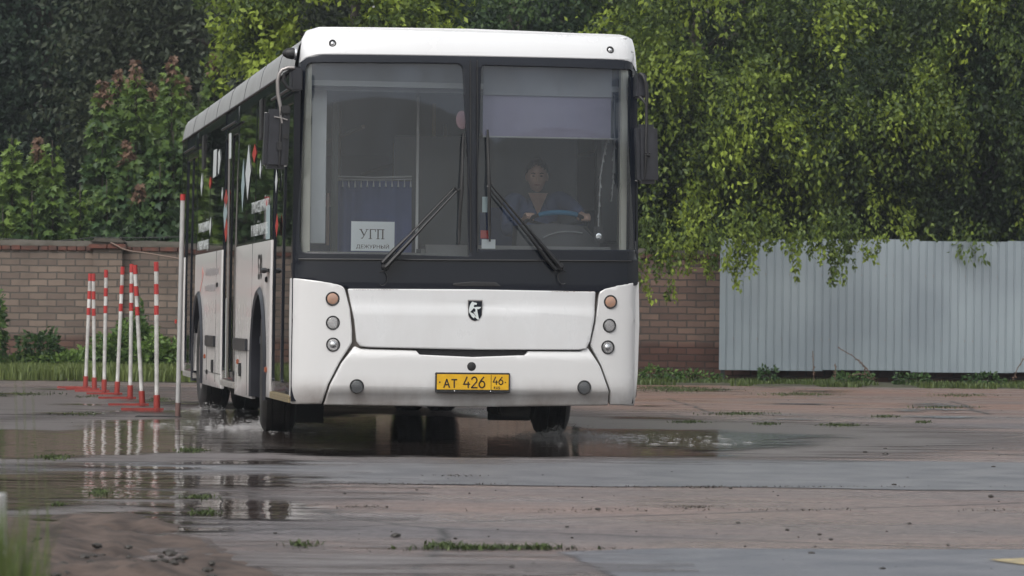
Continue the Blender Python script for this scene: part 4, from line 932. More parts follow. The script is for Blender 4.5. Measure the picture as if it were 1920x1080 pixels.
sheet('asphalt_patch', gp([(1046, 1036), (1250, 1030), (1500, 1031), (2300, 1033), (2300, 1400), (1400, 1400), (1190, 1110), (1120, 1066), (1090, 1052)]), .004, edge_fade(mat('dark_wet_asphalt', (.070, .074, .090), .38, var=(.120, .120, .135), vscale=3, bump=1.0, bscale=22, detail=12), .12, .05), .02, .12, 4)
sheet('road_marking', gp([(1852, 1052), (1960, 1050), (2000, 1066), (1905, 1062)]), .008, edge_fade(mat('worn_yellow_paint', (.42, .33, .16), .5, var=(.2, .17, .11), vscale=10), .12, .03), .01, .1, 5)
def water_mat(name, col, bump, sc):
    m = mat(name, col, .03, spec=.5); t = m.node_tree; b = t.nodes['Principled BSDF']; b.inputs['IOR'].default_value = 1.33
    tc = t.nodes.new('ShaderNodeTexCoord'); n = t.nodes.new('ShaderNodeTexNoise'); n.inputs['Scale'].default_value = sc; n.inputs['Detail'].default_value = 3
    t.links.new(tc.outputs['Object'], n.inputs[0]); bp = t.nodes.new('ShaderNodeBump'); bp.inputs['Strength'].default_value = bump; bp.inputs['Distance'].default_value = .02
    t.links.new(n.outputs[0], bp.inputs['Height']); t.links.new(bp.outputs[0], b.inputs['Normal']); return m
CALM = edge_fade(water_mat('brown_puddle_water', (.075, .055, .046), .26, 4), 1.9, .30)
RIPP = edge_fade(water_mat('rippled_puddle_water', (.020, .015, .013), .18, 6), 1.5, .28)
FILM = edge_fade(water_mat('thin_water_film', (.120, .102, .100), 1.0, 12), 5.5, 1.6, (.8, 2.6, 1))
FILM.node_tree.nodes['Principled BSDF'].inputs['Roughness'].default_value = .30
sheet('puddle', gp([(470, 800), (560, 790), (700, 778), (1000, 790), (1100, 806), (1335, 808), (1350, 830), (1338, 858), (1100, 859), (800, 858), (600, 856), (500, 850), (440, 852), (410, 840), (470, 822)]), .008, RIPP, .10, .3, 6)
sheet('puddle', gp([(-300, 812), (60, 806), (90, 812), (180, 806), (200, 790), (420, 788), (560, 792), (470, 812), (450, 832), (400, 850), (330, 852), (180, 856), (60, 862), (-300, 862)]), .008, CALM, .12, .3, 7)
sheet('puddle', gp([(330, 771), (520, 768), (600, 790), (480, 796), (360, 786)]), .008, RIPP, .10, .3, 8)
CALM2 = edge_fade(water_mat('shallow_puddle_water', (.070, .052, .044), .4, 6), 3.4, .5, (.9, 3.5, 1))
sheet('puddle', gp([(-300, 888), (100, 889), (300, 897), (420, 901), (500, 905), (480, 915), (380, 922), (280, 936), (160, 938), (90, 946), (-20, 942), (-300, 950)]), .008, CALM2, .07, .25, 9)
CHURN = edge_fade(water_mat('churned_puddle_water', (.034, .025, .021), .9, 11), 2.6, .5, (1, 3.5, 1))
CHURN.node_tree.nodes['Principled BSDF'].inputs['Roughness'].default_value = .06
sheet('puddle', gp([(380, 776), (480, 772), (560, 800), (640, 826), (620, 846), (480, 842), (400, 832), (350, 806)]), .012, CHURN, grow=.5)
sheet('puddle', gp([(1090, 810), (1320, 812), (1520, 818), (1500, 838), (1330, 846), (1180, 836)]), .012, CHURN, grow=.5)
sheet('puddle', gp([(396, 938), (470, 934), (536, 960), (520, 974), (430, 976), (405, 960)]), .008, CALM, .05, .15, 10)
sheet('puddle', gp([(120, 969), (180, 966), (310, 972), (300, 980), (200, 981), (130, 977)]), .008, CALM, .03, .15, 11)
for i_, q_ in enumerate(([(380, 760), (1000, 770), (1350, 790), (1700, 800), (1900, 822), (1800, 850), (1380, 862), (380, 868), (-200, 875), (-200, 795)], [(-200, 880), (420, 888), (520, 905), (480, 940), (460, 965), (300, 985), (60, 975), (-200, 960)], [(-200, 725), (300, 728), (330, 770), (-200, 790)], [(400, 1030), (700, 1032), (900, 1045), (860, 1075), (480, 1075)])):
    sheet('wet_ground', gp(q_), .0045, FILM, grow=.8)
for k in range(46):   # shallow films of water lying in the hollows of the concrete
    u, v = random.uniform(-50, 500), random.choice([random.uniform(724, 800), random.uniform(866, 1000)])
    if v < 800 and k % 2: u = random.uniform(1200, 1900)
    elif v < 800: u = min(u, 330)
    g = G(u, v); rx, ry = random.uniform(.12, .5), random.uniform(.08, .4)
    sheet('puddle', [(g.x + rx * math.cos(a) * random.uniform(.5, 1.1), g.y + ry * math.sin(a) * random.uniform(.5, 1.1)) for a in [2 * math.pi * i / 12 for i in range(12)]], .0055 + k * .00004, CALM, .04, .1, 50 + k)
# mud mound in the near left
MUD = mat('wet_mud', (.034, .023, .018), .65, spec=.25, var=(.100, .070, .055), vscale=6, bump=1.0, bscale=12, detail=9)
bm = bmesh.new(); N1 = 60; c = G(150, 1075); 
import mathutils.noise as mn
V2 = [[None] * (N1 + 1) for _ in range(N1 + 1)]
for i in range(N1 + 1):
    for j in range(N1 + 1):
        x = -2.8 + 2.15 * i / N1; y = 8.0 + 9.0 * j / N1
        # mound outline: fades to the right and to the back
        e = min(1, max(0, (( -.62 - .9 * max(0, (y - 12.2)) / 4.4 * 1.0) - x) / .5)); e2 = min(1, max(0, (16.6 - y) / 1.6)); k = min(e, e2)
        z = -.012 + k * (.05 + .07 * mn.fractal(Vector((x * 2.6, y * 1.6, 0)), .9, 2, 6))
        V2[i][j] = bm.verts.new((x, y, z))
for i in range(N1):
    for j in range(N1): bm.faces.new((V2[i][j], V2[i + 1][j], V2[i + 1][j + 1], V2[i][j + 1]))
o = fin('mud_ground', bm, MUD, None, 60); tag(o, kind='structure')
# ridges of dirt and debris crumbs on the slab
bm = bmesh.new()
def crumb(x, y, r):
    q = bmesh.ops.create_icosphere(bm, subdivisions=1, radius=1)['verts']; a = random.uniform(0, 6.28)
    for v_ in q:
        p_ = v_.co * random.uniform(.75, 1.1); v_.co = Vector((x + (p_.x * math.cos(a) - p_.y * math.sin(a)) * r * 1.3, y + (p_.x * math.sin(a) + p_.y * math.cos(a)) * r, r * .5 + p_.z * r * .6))
for k in range(330):
    u = random.uniform(-40, 1960); v = 725 + 360 * random.random() ** 1.3; g = G(u, v); crumb(g.x, g.y, random.choice([.003, .004, .005, .006, .009]) * random.uniform(.7, 1.2))
for (u, v, r) in ((384, 933, .035), (742, 1008, .03), (1120, 957, .02), (1858, 933, .022), (1660, 853, .03), (1622, 850, .025), (1660, 843, .02), (1522, 1040, .018), (1676, 911, .02), (1655, 1069, .016), (1863, 877, .02)):
    g = G(u, v); crumb(g.x, g.y, r * .7)
for k in range(60):
    u = random.uniform(60, 400); v = random.uniform(1000, 1078)
    if v < 1000 + (u - 60) * .12: continue
    g = G(u, v, .05); q0 = len(bm.verts); crumb(g.x, g.y, random.uniform(.006, .022)); bm.verts.ensure_lookup_table()
    for v_ in bm.verts[q0:]: v_.co.z += .035
o = fin('debris', bm, mat('dark_crumbs', (.03, .026, .022), .6), None); tag(o, kind='stuff', label='dark crumbs of soil and stone scattered over the wet slabs')
# ================================================================== WALL
def brick_mat(name, c1, c2, c3, dark):
    m = bpy.data.materials.new(name); m.use_nodes = True; t = m.node_tree; b = t.nodes['Principled BSDF']; L = t.links.new
    tc = t.nodes.new('ShaderNodeTexCoord'); mp = t.nodes.new('ShaderNodeMapping'); mp.inputs['Rotation'].default_value = (R(-90), 0, 0)
    sp = t.nodes.new('ShaderNodeSeparateXYZ'); cb = t.nodes.new('ShaderNodeCombineXYZ'); L(tc.outputs['Object'], sp.inputs[0])
    ad = t.nodes.new('ShaderNodeMath'); ad.operation = 'ADD'; L(sp.outputs[0], ad.inputs[0]); L(sp.outputs[1], ad.inputs[1]); L(ad.outputs[0], cb.inputs[0]); L(sp.outputs[2], cb.inputs[1])
    nz_ = t.nodes.new('ShaderNodeTexNoise'); nz_.inputs['Scale'].default_value = 5; L(tc.outputs['Object'], nz_.inputs[0])
    wr = t.nodes.new('ShaderNodeMix'); wr.data_type = 'RGBA'; wr.blend_type = 'LINEAR_LIGHT'; wr.inputs[0].default_value = .012; L(cb.outputs[0], wr.inputs[6]); L(nz_.outputs['Color'], wr.inputs[7])
    br = t.nodes.new('ShaderNodeTexBrick'); br.inputs['Scale'].default_value = 1; br.inputs['Brick Width'].default_value = .268; br.inputs['Row Height'].default_value = .0985
    br.inputs['Mortar Size'].default_value = .011; br.inputs['Mortar Smooth'].default_value = .25; br.inputs['Bias'].default_value = 0
    br.inputs['Color1'].default_value = (*c1, 1); br.inputs['Color2'].default_value = (*c2, 1); br.inputs['Mortar'].default_value = (*c3, 1); L(wr.outputs[2], br.inputs[0])
    n = t.nodes.new('ShaderNodeTexNoise'); n.inputs['Scale'].default_value = 1.3; n.inputs['Detail'].default_value = 8; n.inputs['Roughness'].default_value = .65; L(tc.outputs['Object'], n.inputs[0])
    r_ = t.nodes.new('ShaderNodeMapRange'); r_.inputs[1].default_value = .45; r_.inputs[2].default_value = .75; r_.inputs[4].default_value = .7; L(n.outputs[0], r_.inputs[0])
    mx = t.nodes.new('ShaderNodeMix'); mx.data_type = 'RGBA'; L(r_.outputs[0], mx.inputs[0]); L(br.outputs[0], mx.inputs[6]); mx.inputs[7].default_value = (*dark, 1)
    # damp red plinth courses
    lo = t.nodes.new('ShaderNodeMapRange'); lo.inputs[1].default_value = .60; lo.inputs[2].default_value = .50; L(sp.outputs[2], lo.inputs[0])
    la = t.nodes.new('ShaderNodeMath'); la.operation = 'ADD'
    m2 = t.nodes.new('ShaderNodeMix'); m2.data_type = 'RGBA'; m2.blend_type = 'MULTIPLY'; L(lo.outputs[0], m2.inputs[0]); L(mx.outputs[2], m2.inputs[6]); m2.inputs[7].default_value = (.60, .42, .38, 1)
    L(m2.outputs[2], b.inputs['Base Color']); b.inputs['Roughness'].default_value = .85
    bp = t.nodes.new('ShaderNodeBump'); bp.inputs['Strength'].default_value = .8; bp.inputs['Distance'].default_value = .012; bp.invert = True; L(br.outputs['Fac'], bp.inputs['Height']); L(bp.outputs[0], b.inputs['Normal'])
    return m
WY = 52.0
BR = brick_mat('tan_brick', (.205, .155, .122), (.120, .090, .074), (.080, .070, .060), (.070, .056, .044))
BR2 = brick_mat('damp_red_brick', (.165, .105, .080), (.085, .052, .042), (.055, .046, .040), (.04, .034, .030))
REDB = mat('red_coping_brick', (.13, .045, .03), .85, var=(.06, .035, .028), vscale=8, bump=.5, bscale=20)
CAP = mat('mossy_mortar_cap', (.085, .075, .062), .95, var=(.05, .045, .035), vscale=5, bump=.8, bscale=14)
def wall(name, x0, x1, m_, lab, top_=1.80):
    e = empty(name, ((x0 + x1) / 2, WY, 0)); tag(e, lab, 'brick wall'); X0 = x0 - (x0 + x1) / 2; X1 = -X0
    bm = bmesh.new(); box(bm, X0, X1, 0, .38, -.2, top_); fin('brickwork', bm, m_, e)
    bm = bmesh.new(); x = X0
    while x < X1:
        l = random.choice([.12, .125, .13, .25]); d = random.uniform(-.01, .012); box(bm, x, min(x + l, X1), -.035 + d, .41, top_ + .002, top_ + .068 + random.uniform(-.004, .004), .006); x += l + .012
    fin('coping_bricks', bm, REDB, e)
    bm = bmesh.new(); n = int((X1 - X0) / .06); prev = None
    for i in range(n + 1):
        x = X0 + (X1 - X0) * i / n; h = .075 + .022 * mn.fractal(Vector((x * 1.5, 3, 0)), 1, 2, 5)
        row = [bm.verts.new((x, y_, z_)) for y_, z_ in ((-.03, top_ + .064), (-.025, top_ + .075 + h * .2), (.08, top_ + .075 + h), (.30, top_ + .075 + h), (.40, top_ + .064))]
        if prev:
            for k in range(4): bm.faces.new((prev[k], row[k], row[k + 1], prev[k + 1]))
        prev = row
    fin('mortar_cap', bm, CAP, e, 60)
    return e
wall('brick_wall', -16, .9, BR, 'long tan brick wall with crumbling red coping behind the slalom poles')
wall('brick_wall', 1.0, 14, BR2, 'darker reddish brick wall between the bus and the metal fence under hanging branches', 1.78)
# pillar
pe_ = empty('wall_pillar', (W(202, 500, WY - .12).x, WY, 0)); tag(pe_, 'brick pillar with a wide capstone standing proud of the left wall', 'pillar')
bm = bmesh.new(); box(bm, -.21, .21, -.14, -.003, -.2, 1.83); fin('brickwork', bm, BR, pe_)
bm = bmesh.new(); box(bm, -.27, -.01, -.20, .46, 1.832, 1.895, .008); box(bm, .0, .27, -.20, .46, 1.832, 1.90, .008); fin('cap_bricks', bm, REDB, pe_)
bm = bmesh.new(); box(bm, -.26, .26, -.19, .45, 1.90, 1.985, .03)
for v_ in bm.verts:
    v_.co.z += .02 * mn.noise(v_.co * 8); 
    if v_.co.z > 1.95: v_.co.x *= .86
fin('capstone', bm, CAP, pe_, 50)
# hose over the coping, wire on the wall top
bm = bmesh.new(); tube(bm, [W(u, v, WY - .22) for u, v in ((207, 455), (216, 459), (228, 466), (245, 471), (270, 474), (300, 479), (330, 484), (345, 487))], .012, 6); o = fin('hose', bm, mat('brown_hose', (.20, .14, .11), .6), None, 60); tag(o, 'pale brown hose draped from the pillar down along the coping', 'hose')
bm = bmesh.new(); tube(bm, [W(u, v, WY + .1) for u, v in ((-60, 449), (0, 447), (50, 450), (90, 453), (130, 450), (176, 445), (260, 446), (345, 444))], .006, 5); o = fin('wire', bm, BLACKM, None, 60); tag(o, 'thin dark wire sagging just above the left wall', 'wire')
# ================================================================== METAL FENCE
FY = 51.62
fx0, fx1 = W(1349, 600, FY).x, 13.0; fz0, fz1 = W(1350, 693, FY).z, W(1350, 447, FY).z
GALV = mat('galvanised_sheet', (.285, .335, .365), .40, .25, var=(.215, .255, .285), vscale=1.1, sc3=(1, 1, .5))
fe = empty('metal_fence', (fx0, FY, 0)); tag(fe, 'corrugated galvanised steel fence standing in front of the right brick wall', 'fence')
x = 0.0; sw_ = 1.38; k = 0
while x < fx1 - fx0:
    bm = bmesh.new(); prof_ = []; xx = 0
    while xx < sw_ + .02:
        prof_ += [(xx, -.012), (xx + .086, -.012), (xx + .092, 0), (xx + .109, 0)]; xx += .115
    dy = .004 * (k % 2); dz = random.uniform(-.016, .012); tilt = random.uniform(-.004, .004)
    A = [bm.verts.new((x + a, b_ - dy, fz0 + dz + tilt * a)) for a, b_ in prof_]; B = [bm.verts.new((x + a, b_ - dy, fz1 + dz + tilt * a)) for a, b_ in prof_]
    for i in range(len(A) - 1): bm.faces.new((A[i], A[i + 1], B[i + 1], B[i]))
    fin('fence_sheet', bm, GALV, fe); x += sw_; k += 1
bm = bmesh.new(); box(bm, 0, fx1 - fx0, .02, .06, .62, .66); box(bm, 0, fx1 - fx0, .02, .06, 1.55, 1.59); fin('rail', bm, DARKPL, fe)
bm = bmesh.new(); x = .06
for px_ in range(5):
    box(bm, .03 + px_ * 2.5, .09 + px_ * 2.5, .06, .12, -.1, 1.9)
    break
pst = fin('post', bm, DARKPL, fe)
for px_ in range(1, 4):
    c = pst.copy(); COL.objects.link(c); c.parent = fe; c.location.x = px_ * 2.5
bm = bmesh.new()
for zz in (.64, 1.57):
    x = .20
    while x < fx1 - fx0: box(bm, x - .009, x + .009, -.020, -.010, zz - .009, zz + .009, .003); box(bm, x - .004, x + .004, -.0135, -.0125, zz - .07, zz - .01) if 0 else None; x += random.choice([.115, .345, .345, .46])
fin('screws', bm, GREYSTEEL, fe)
# ================================================================== SLALOM POLES
PW = mat('worn_white_pole_paint', (.64, .64, .62), .45, var=(.36, .35, .33), vscale=7); PR = mat('red_pole_paint', (.42, .035, .03), .4, var=(.34, .03, .03), vscale=12); PRD = mat('red_base_paint', (.30, .035, .025), .5, var=(.2, .03, .025), vscale=10)
poles = [((160, 730), (169, 513), 'farthest left slalom pole, leaning right against its neighbour'), ((177, 733), (175, 513), 'slalom pole crossing the farthest left one near the top'),
 ((195, 737), (199, 506), 'third slalom pole from the left, standing alone and yellowed below'), ((219, 742), (230, 500), 'slalom pole leaning right, just left of the tall crossing pair'),
 ((244, 750), (247, 495), 'upright slalom pole in the middle of the tight group of three'), ((267, 763), (253, 497), 'slalom pole leaning left over the middle of the tight group'),
 ((294, 772), (293, 491), 'nearest of the seven red based slalom poles, beside the grey bottomed pole')]
for i, (b_, t_, lab) in enumerate(poles):
    g = G(*b_); tp = W(*t_, g.y); e = empty('slalom_pole', (g.x, g.y, 0)); tag(e, lab, 'slalom pole', 'red and white slalom poles left of the bus')
    d = tp - g; Lg = d.length; d.normalize(); r = .020
    def seg(name, a, b2, m_, rr):
        bm = bmesh.new(); tube(bm, [d * a, d * b2], rr, 12); return fin(name, bm, m_, e, 50)
    seg('shaft', .10, Lg - .005, PW, r)
    seg('socket', .0, .155, PRD, .030)
    for (a, b2) in ((0, .088), (.205, .30), (.405, .49)): seg('red_band', Lg - b2, Lg - a, PR, r + .0025)
    a = R(random.uniform(176, 192)); bm = bmesh.new()
    l1, l2 = .33, .06; D1 = Vector((math.cos(a), math.sin(a), 0)); D2 = Vector((-D1.y, D1.x, 0))
    for o1, dd, l in ((Vector((0, 0, 0)), D1, l1), (Vector((0, 0, 0)), D2, l2), (Vector((0, 0, 0)), -D2, l2), (Vector((0, 0, 0)), -D1, .06)):
        nrm_ = Vector((-dd.y, dd.x, 0)) * .018; z0, z1 = .012, .034
        p_ = [o1 + nrm_, o1 - nrm_, o1 - nrm_ + dd * l, o1 + nrm_ + dd * l]; lo_ = [bm.verts.new(q_ + Vector((0, 0, z0))) for q_ in p_]; hi_ = [bm.verts.new(q_ + Vector((0, 0, z1 + (.0012 if dd is D2 else 0)))) for q_ in p_]
        bm.faces.new(lo_); bm.faces.new(hi_)
        for k in range(4): bm.faces.new((lo_[k], lo_[(k + 1) % 4], hi_[(k + 1) % 4], hi_[k]))
    fin('base', bm, PRD, e)
g = G(333, 783); tp = W(343, 364, g.y); d = tp - g; Lg = d.length; d.normalize(); e = empty('slalom_pole', (g.x, g.y, 0)); tag(e, 'tallest slalom pole, one red tip and a dark plate, against the bus side', 'slalom pole')
for nm, a, b2, m_, rr in (('shaft', .0, Lg - .01, mat('greyed_pole_paint', (.42, .42, .41), .5, var=(.33, .33, .33), vscale=4), .021), ('red_band', Lg - .055, Lg, PR, .0235), ('rusty_foot', .0, .13, mat('rusty_foot', (.14, .08, .07), .7), .0235)):
    bm = bmesh.new(); tube(bm, [d * a, d * b2], rr, 12); fin(nm, bm, m_, e, 50)
bm = bmesh.new(); box(bm, -.36, .03, -.12, .12, .006, .014, .002); fin('base_plate', bm, BLACKM, e)
# ================================================================== FOLIAGE
def leaf_mat(name, dark, mid, bright, trans=.25, rough=.5):
    m = bpy.data.materials.new(name); m.use_nodes = True; t = m.node_tree; b = t.nodes['Principled BSDF']; o = [n for n in t.nodes if n.type == 'OUTPUT_MATERIAL'][0]
    at = t.nodes.new('ShaderNodeAttribute'); at.attribute_name = 'tint'; r = t.nodes.new('ShaderNodeValToRGB'); e = r.color_ramp.elements; e.new(.5)
    for k, (p_, c) in enumerate(((0, dark), (.5, mid), (1, bright))): e[k].position = p_; e[k].color = (*c, 1)
    t.links.new(at.outputs['Fac'], r.inputs[0]); t.links.new(r.outputs[0], b.inputs['Base Color']); b.inputs['Roughness'].default_value = rough; b.inputs['Specular IOR Level'].default_value = .3
    tl = t.nodes.new('ShaderNodeBsdfTranslucent'); t.links.new(r.outputs[0], tl.inputs[0]); mx = t.nodes.new('ShaderNodeMixShader'); mx.inputs[0].default_value = trans
    t.links.new(b.outputs[0], mx.inputs[1]); t.links.new(tl.outputs[0], mx.inputs[2]); t.links.new(mx.outputs[0], o.inputs[0]); return m
def leafmesh(name, C, D, size, tint, mat_, parent, aspect=.5, lobed=False):
    """C centres (N,3) leaf bases, D directions (N,3), size (N,), tint (N,)"""
    n = len(C); D = D / (np.linalg.norm(D, axis=1, keepdims=True) + 1e-9)
    rv = rng.normal(size=(n, 3)); S_ = np.cross(D, rv); S_ /= (np.linalg.norm(S_, axis=1, keepdims=True) + 1e-9); Nn = np.cross(S_, D)
    s = size[:, None]
    if not lobed:
        pts = [C, C + D * s * .45 + S_ * s * aspect * .5 - Nn * s * .08, C + D * s, C + D * s * .45 - S_ * s * aspect * .5 - Nn * s * .08]
        V = np.stack(pts, 1).reshape(-1, 3); base = (np.arange(n) * 4)[:, None]
        Fc = np.concatenate([base + np.array([[0, 1, 2]]), base + np.array([[0, 2, 3]])], 1).reshape(-1, 3); k = 4
    else:
        a = np.array([(0, 0), (.18, .42), (-.02 + .30, .20), (.62, .48), (.52, .16), (1, 0), (.52, -.16), (.62, -.48), (.28, -.20), (.18, -.42)])
        pts = [C + D * s * a[i, 0] + S_ * s * a[i, 1] - Nn * s * abs(a[i, 1]) * .25 for i in range(10)]
        V = np.stack(pts, 1).reshape(-1, 3); base = (np.arange(n) * 10)[:, None]
        tr = np.array([(0, 1, 2), (2, 3, 4), (4, 5, 6), (6, 7, 8), (8, 9, 0), (0, 2, 8), (2, 4, 6), (2, 6, 8)]); Fc = np.concatenate([base + tr[i][None] for i in range(8)], 1).reshape(-1, 3); k = 10
    me = bpy.data.meshes.new(name); me.vertices.add(len(V)); me.vertices.foreach_set('co', V.astype(np.float32).ravel())
    nf = len(Fc); me.loops.add(nf * 3); me.loops.foreach_set('vertex_index', Fc.astype(np.int32).ravel()); me.polygons.add(nf)
    me.polygons.foreach_set('loop_start', np.arange(nf, dtype=np.int32) * 3); me.update(calc_edges=True)
    at = me.attributes.new('tint', 'FLOAT', 'POINT'); at.data.foreach_set('value', np.repeat(np.clip(tint, 0, 1), k).astype(np.float32))
    return link(name, me, mat_, parent)
BARK = mat('bark', (.05, .042, .036), .9, var=(.09, .078, .066), vscale=6, bump=.8, bscale=18)
def trunk(parent, h, r, lean=(0, 0), limbs=10, spread=2.0, z0=1.2, name='trunk'):
    bm = bmesh.new(); pts = [Vector((lean[0] * (k / 8) ** 1.3 + .08 * math.sin(k * 1.7), lean[1] * k / 8 + .08 * math.cos(k * 2.1), h * k / 8 - .1)) for k in range(9)]
    tube(bm, pts, [r * (1 - .75 * k / 8) for k in range(9)], 10)
    for k in range(limbs):
        t = random.uniform(z0 / h, .92); i = int(t * 8); p_ = pts[i].lerp(pts[min(8, i + 1)], t * 8 - i); a = random.uniform(0, 6.28); l = spread * random.uniform(.6, 1.1)
        q = [p_]; 
        for j in range(1, 6): q.append(p_ + Vector((math.cos(a + .1 * j) * l * j / 5, math.sin(a + .1 * j) * l * j / 5, l * (.45 * j / 5 - .25 * (j / 5) ** 2 * (1 if t < .6 else -.4)))))
        tube(bm, q, [r * .35 * (1 - .8 * j / 5) for j in range(6)], 6)
    return fin(name, bm, BARK, parent, 50)
def crown_sprays(ctr, rad, nsp, per, size, droop, length, tint0, tip=.35, front=1.0, spread=.11, flat_bottom=None, shell=.55, tintvar=.22, bough=0):
    """drooping leafy sprays: each starts inside an ellipsoid crown, runs outward, then hangs"""
    btn = 0
    if bough:   # sprays grow in groups from shared boughs, with open dark gaps between the groups
        nb = max(4, nsp // bough); ub = rng.normal(size=(nb, 3)); bi = rng.integers(0, nb, nsp); u = ub[bi] / np.linalg.norm(ub[bi], axis=1, keepdims=True) + rng.normal(size=(nsp, 3)) * np.array([.075, .075, .05]); btn = (rng.normal(size=nb) * .27)[bi][:, None]
    else: u = rng.normal(size=(nsp, 3))
    u /= np.linalg.norm(u, axis=1, keepdims=True)
    if front < 1: # fewer at the back
        back = (u[:, 1] > .25) & (rng.random(nsp) > front); u[back, 1] *= -1
    rr = shell + (1 - shell) * rng.random(nsp) ** .7
    if bough: rr = (shell + (1 - shell) * rng.random(nb) ** .6)[bi] + rng.normal(size=nsp) * .025
    # lumpy outline
    lump = 1 + .16 * np.sin(u[:, 0] * 5 + ctr[0]) * np.cos(u[:, 2] * 6 + ctr[0] * 2) + .10 * np.sin(u[:, 2] * 13 + u[:, 0] * 11)
    P0 = np.array(ctr) + u * np.array(rad) * (rr * lump)[:, None]
    out = u * np.array([1, 1, .35]); out /= np.linalg.norm(out, axis=1, keepdims=True)
    Ls = length * (.5 + .9 * rng.random(nsp)); dr = droop * (.6 + .8 * rng.random(nsp))
    t = np.linspace(0, 1, per)[None, :, None]
    j = rng.normal(size=(nsp, 1, 3)) * .45
    path = P0[:, None, :] + (out[:, None, :] + j) * Ls[:, None, None] * (t - .55 * t * t * dr[:, None, None]) ; path[..., 2] -= (dr[:, None] * Ls[:, None]) * (t[..., 0] ** 1.8)
    ph = rng.random((nsp, 1)) * 6.28; kn = np.sin(t[..., 0] * Ls[:, None] * 13 + ph)      # leaves bunch at side twigs
    w_ = spread * (.55 + 1.25 * np.clip(kn, 0, 1) ** .7)[..., None] * (1.15 - .55 * t); C = path + rng.normal(size=path.shape) * w_ * np.array([1.15, 1, .8])
    dirn = out[:, None, :] * (1 - t) + np.array([0, 0, -1.0]) * (t * dr[:, None, None] + .25) + rng.normal(size=path.shape) * .6
    keepm = (kn > -.45) | (rng.random((nsp, per)) < .25)
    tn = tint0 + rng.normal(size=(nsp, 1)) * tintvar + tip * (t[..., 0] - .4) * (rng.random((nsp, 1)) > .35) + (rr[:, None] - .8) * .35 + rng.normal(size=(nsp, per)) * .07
    tn = tn + (.22 * np.sin(P0[:, :1] * 2.3 + P0[:, 2:3] * 1.1 + ctr[2]) * np.sin(P0[:, 2:3] * 2.9 - P0[:, :1] * .7) if tip > .3 else 0)
    sz = size * (.7 + .55 * rng.random((nsp, per)))
    tn = tn + btn; km = keepm.reshape(-1); C = C.reshape(-1, 3)[km]; D = dirn.reshape(-1, 3)[km]; sz = np.asarray(sz).reshape(-1)[km]; tn = (tn + np.zeros((nsp, per))).reshape(-1)[km]
    if flat_bottom is not None:
        keep = C[:, 2] > flat_bottom + .25 * np.sin(C[:, 0] * 3.1); C, D, tn, sz = C[keep], D[keep], tn[keep], sz[keep]
    return C, D, sz.reshape(-1), tn.reshape(-1)
def chains(lst, D, x0, y0, tint):
    """single hanging shoots: from just above the fence top down to a measured tip"""
    Cs, Ds, Ss, Ts = [], [], [], []
    for (ua, va, ub, vb, wd) in lst:
        a, b_ = W(ua, va, D), W(ub, vb, D); n = int(70 * (a - b_).length / .6 * wd); t = rng.random(n) ** .85
        off = rng.normal(size=(n, 3)) * .05 * wd * (1.2 - .8 * t[:, None]); dd = random.uniform(-.5, .3)
        p_ = np.array(a)[None] * (1 - t[:, None]) + np.array(b_)[None] * t[:, None]; p_[:, 0] += .04 * np.sin(t * 7 + ua); p_[:, 1] += dd * .3
        Cs.append(p_ + off - np.array([x0, y0, 0])); Ds.append(rng.normal(size=(n, 3)) * .55 + np.array([0, -.2, -.8])); Ss.append(rng.uniform(.055, .10, n)); Ts.append(tint + random.uniform(-.22, .28) + .22 * t + rng.normal(size=n) * .1)
    return tuple(np.concatenate(q) for q in (Cs, Ds, Ss, Ts))
def tree(name, x, y, lab, cat, crowns, mat_, h, r, group=None, shoots=None, **kw):
    e = empty(name, (x, y, 0)); tag(e, lab, cat, group); trunk(e, h, r, **kw)
    A = [crown_sprays(**c) for c in crowns]
    if shoots: A.append(chains(shoots, 50.3, x, y, .40))
    C = np.concatenate([a[0] for a in A]); D = np.concatenate([a[1] for a in A]); s = np.concatenate([a[2] for a in A]); tn = np.concatenate([a[3] for a in A])
    leafmesh('crown', C, D, s, tn, mat_, e); return e
YG = leaf_mat('yellow_green_leaves', (.024, .042, .018), (.085, .130, .028), (.31, .40, .055), .35)
MG = leaf_mat('mid_green_leaves', (.024, .046, .022), (.050, .090, .032), (.13, .20, .05), .35)
DG = leaf_mat('dark_green_leaves', (.020, .036, .024), (.030, .052, .032), (.048, .076, .040), .3)
OG = leaf_mat('olive_green_leaves', (.034, .048, .030), (.054, .070, .040), (.08, .10, .052), .3)
GR = 'drooping trees behind the right wall'
def hang(dx, zc, rx, rz, tint, nsp=900, ry=2.2, dy=-1.4, **k):
    d = dict(ctr=(dx, dy, zc), rad=(rx, ry, rz), nsp=int(nsp * .58), per=60, size=.092, droop=.85, length=.80, tint0=tint - .11, front=.35, spread=.085, tintvar=.12, tip=.45, flat_bottom=2.0, bough=9)
    d.update(k); return d
SH1 = [(u + random.uniform(-6, 6), random.uniform(380, 440), u + random.uniform(-8, 8), v + random.uniform(-10, 10), wd) for u, v, wd in ((1205, 540, 1.2), (1216, 575, .9), (1224, 520, 1.3), (1236, 500, 1.4), (1250, 560, .9), (1256, 510, 1.3), (1268, 570, .6), (1275, 500, 1.4), (1290, 515, 1.2), (1305, 495, 1.4), (1320, 505, 1.2), (1335, 515, 1.2), (1349, 500, 1.2), (1215, 480, 1.5), (1245, 480, 1.5), (1295, 470, 1.6), (1330, 475, 1.5))]
SH2 = [(u + random.uniform(-8, 8), random.uniform(380, 435), u + random.uniform(-8, 8), v + random.uniform(-6, 6), wd) for u, v, wd in ((1362, 500, 1.2), (1372, 538, 1.2), (1384, 520, 1.4), (1396, 500, 1.4), (1409, 522, 1.1), (1416, 480, 1.2), (1436, 472, 1.0), (1448, 468, 1.1), (1462, 460, 1.0), (1424, 455, 1.3), (1475, 455, 1.2), (1380, 470, 1.6), (1400, 470, 1.6))]
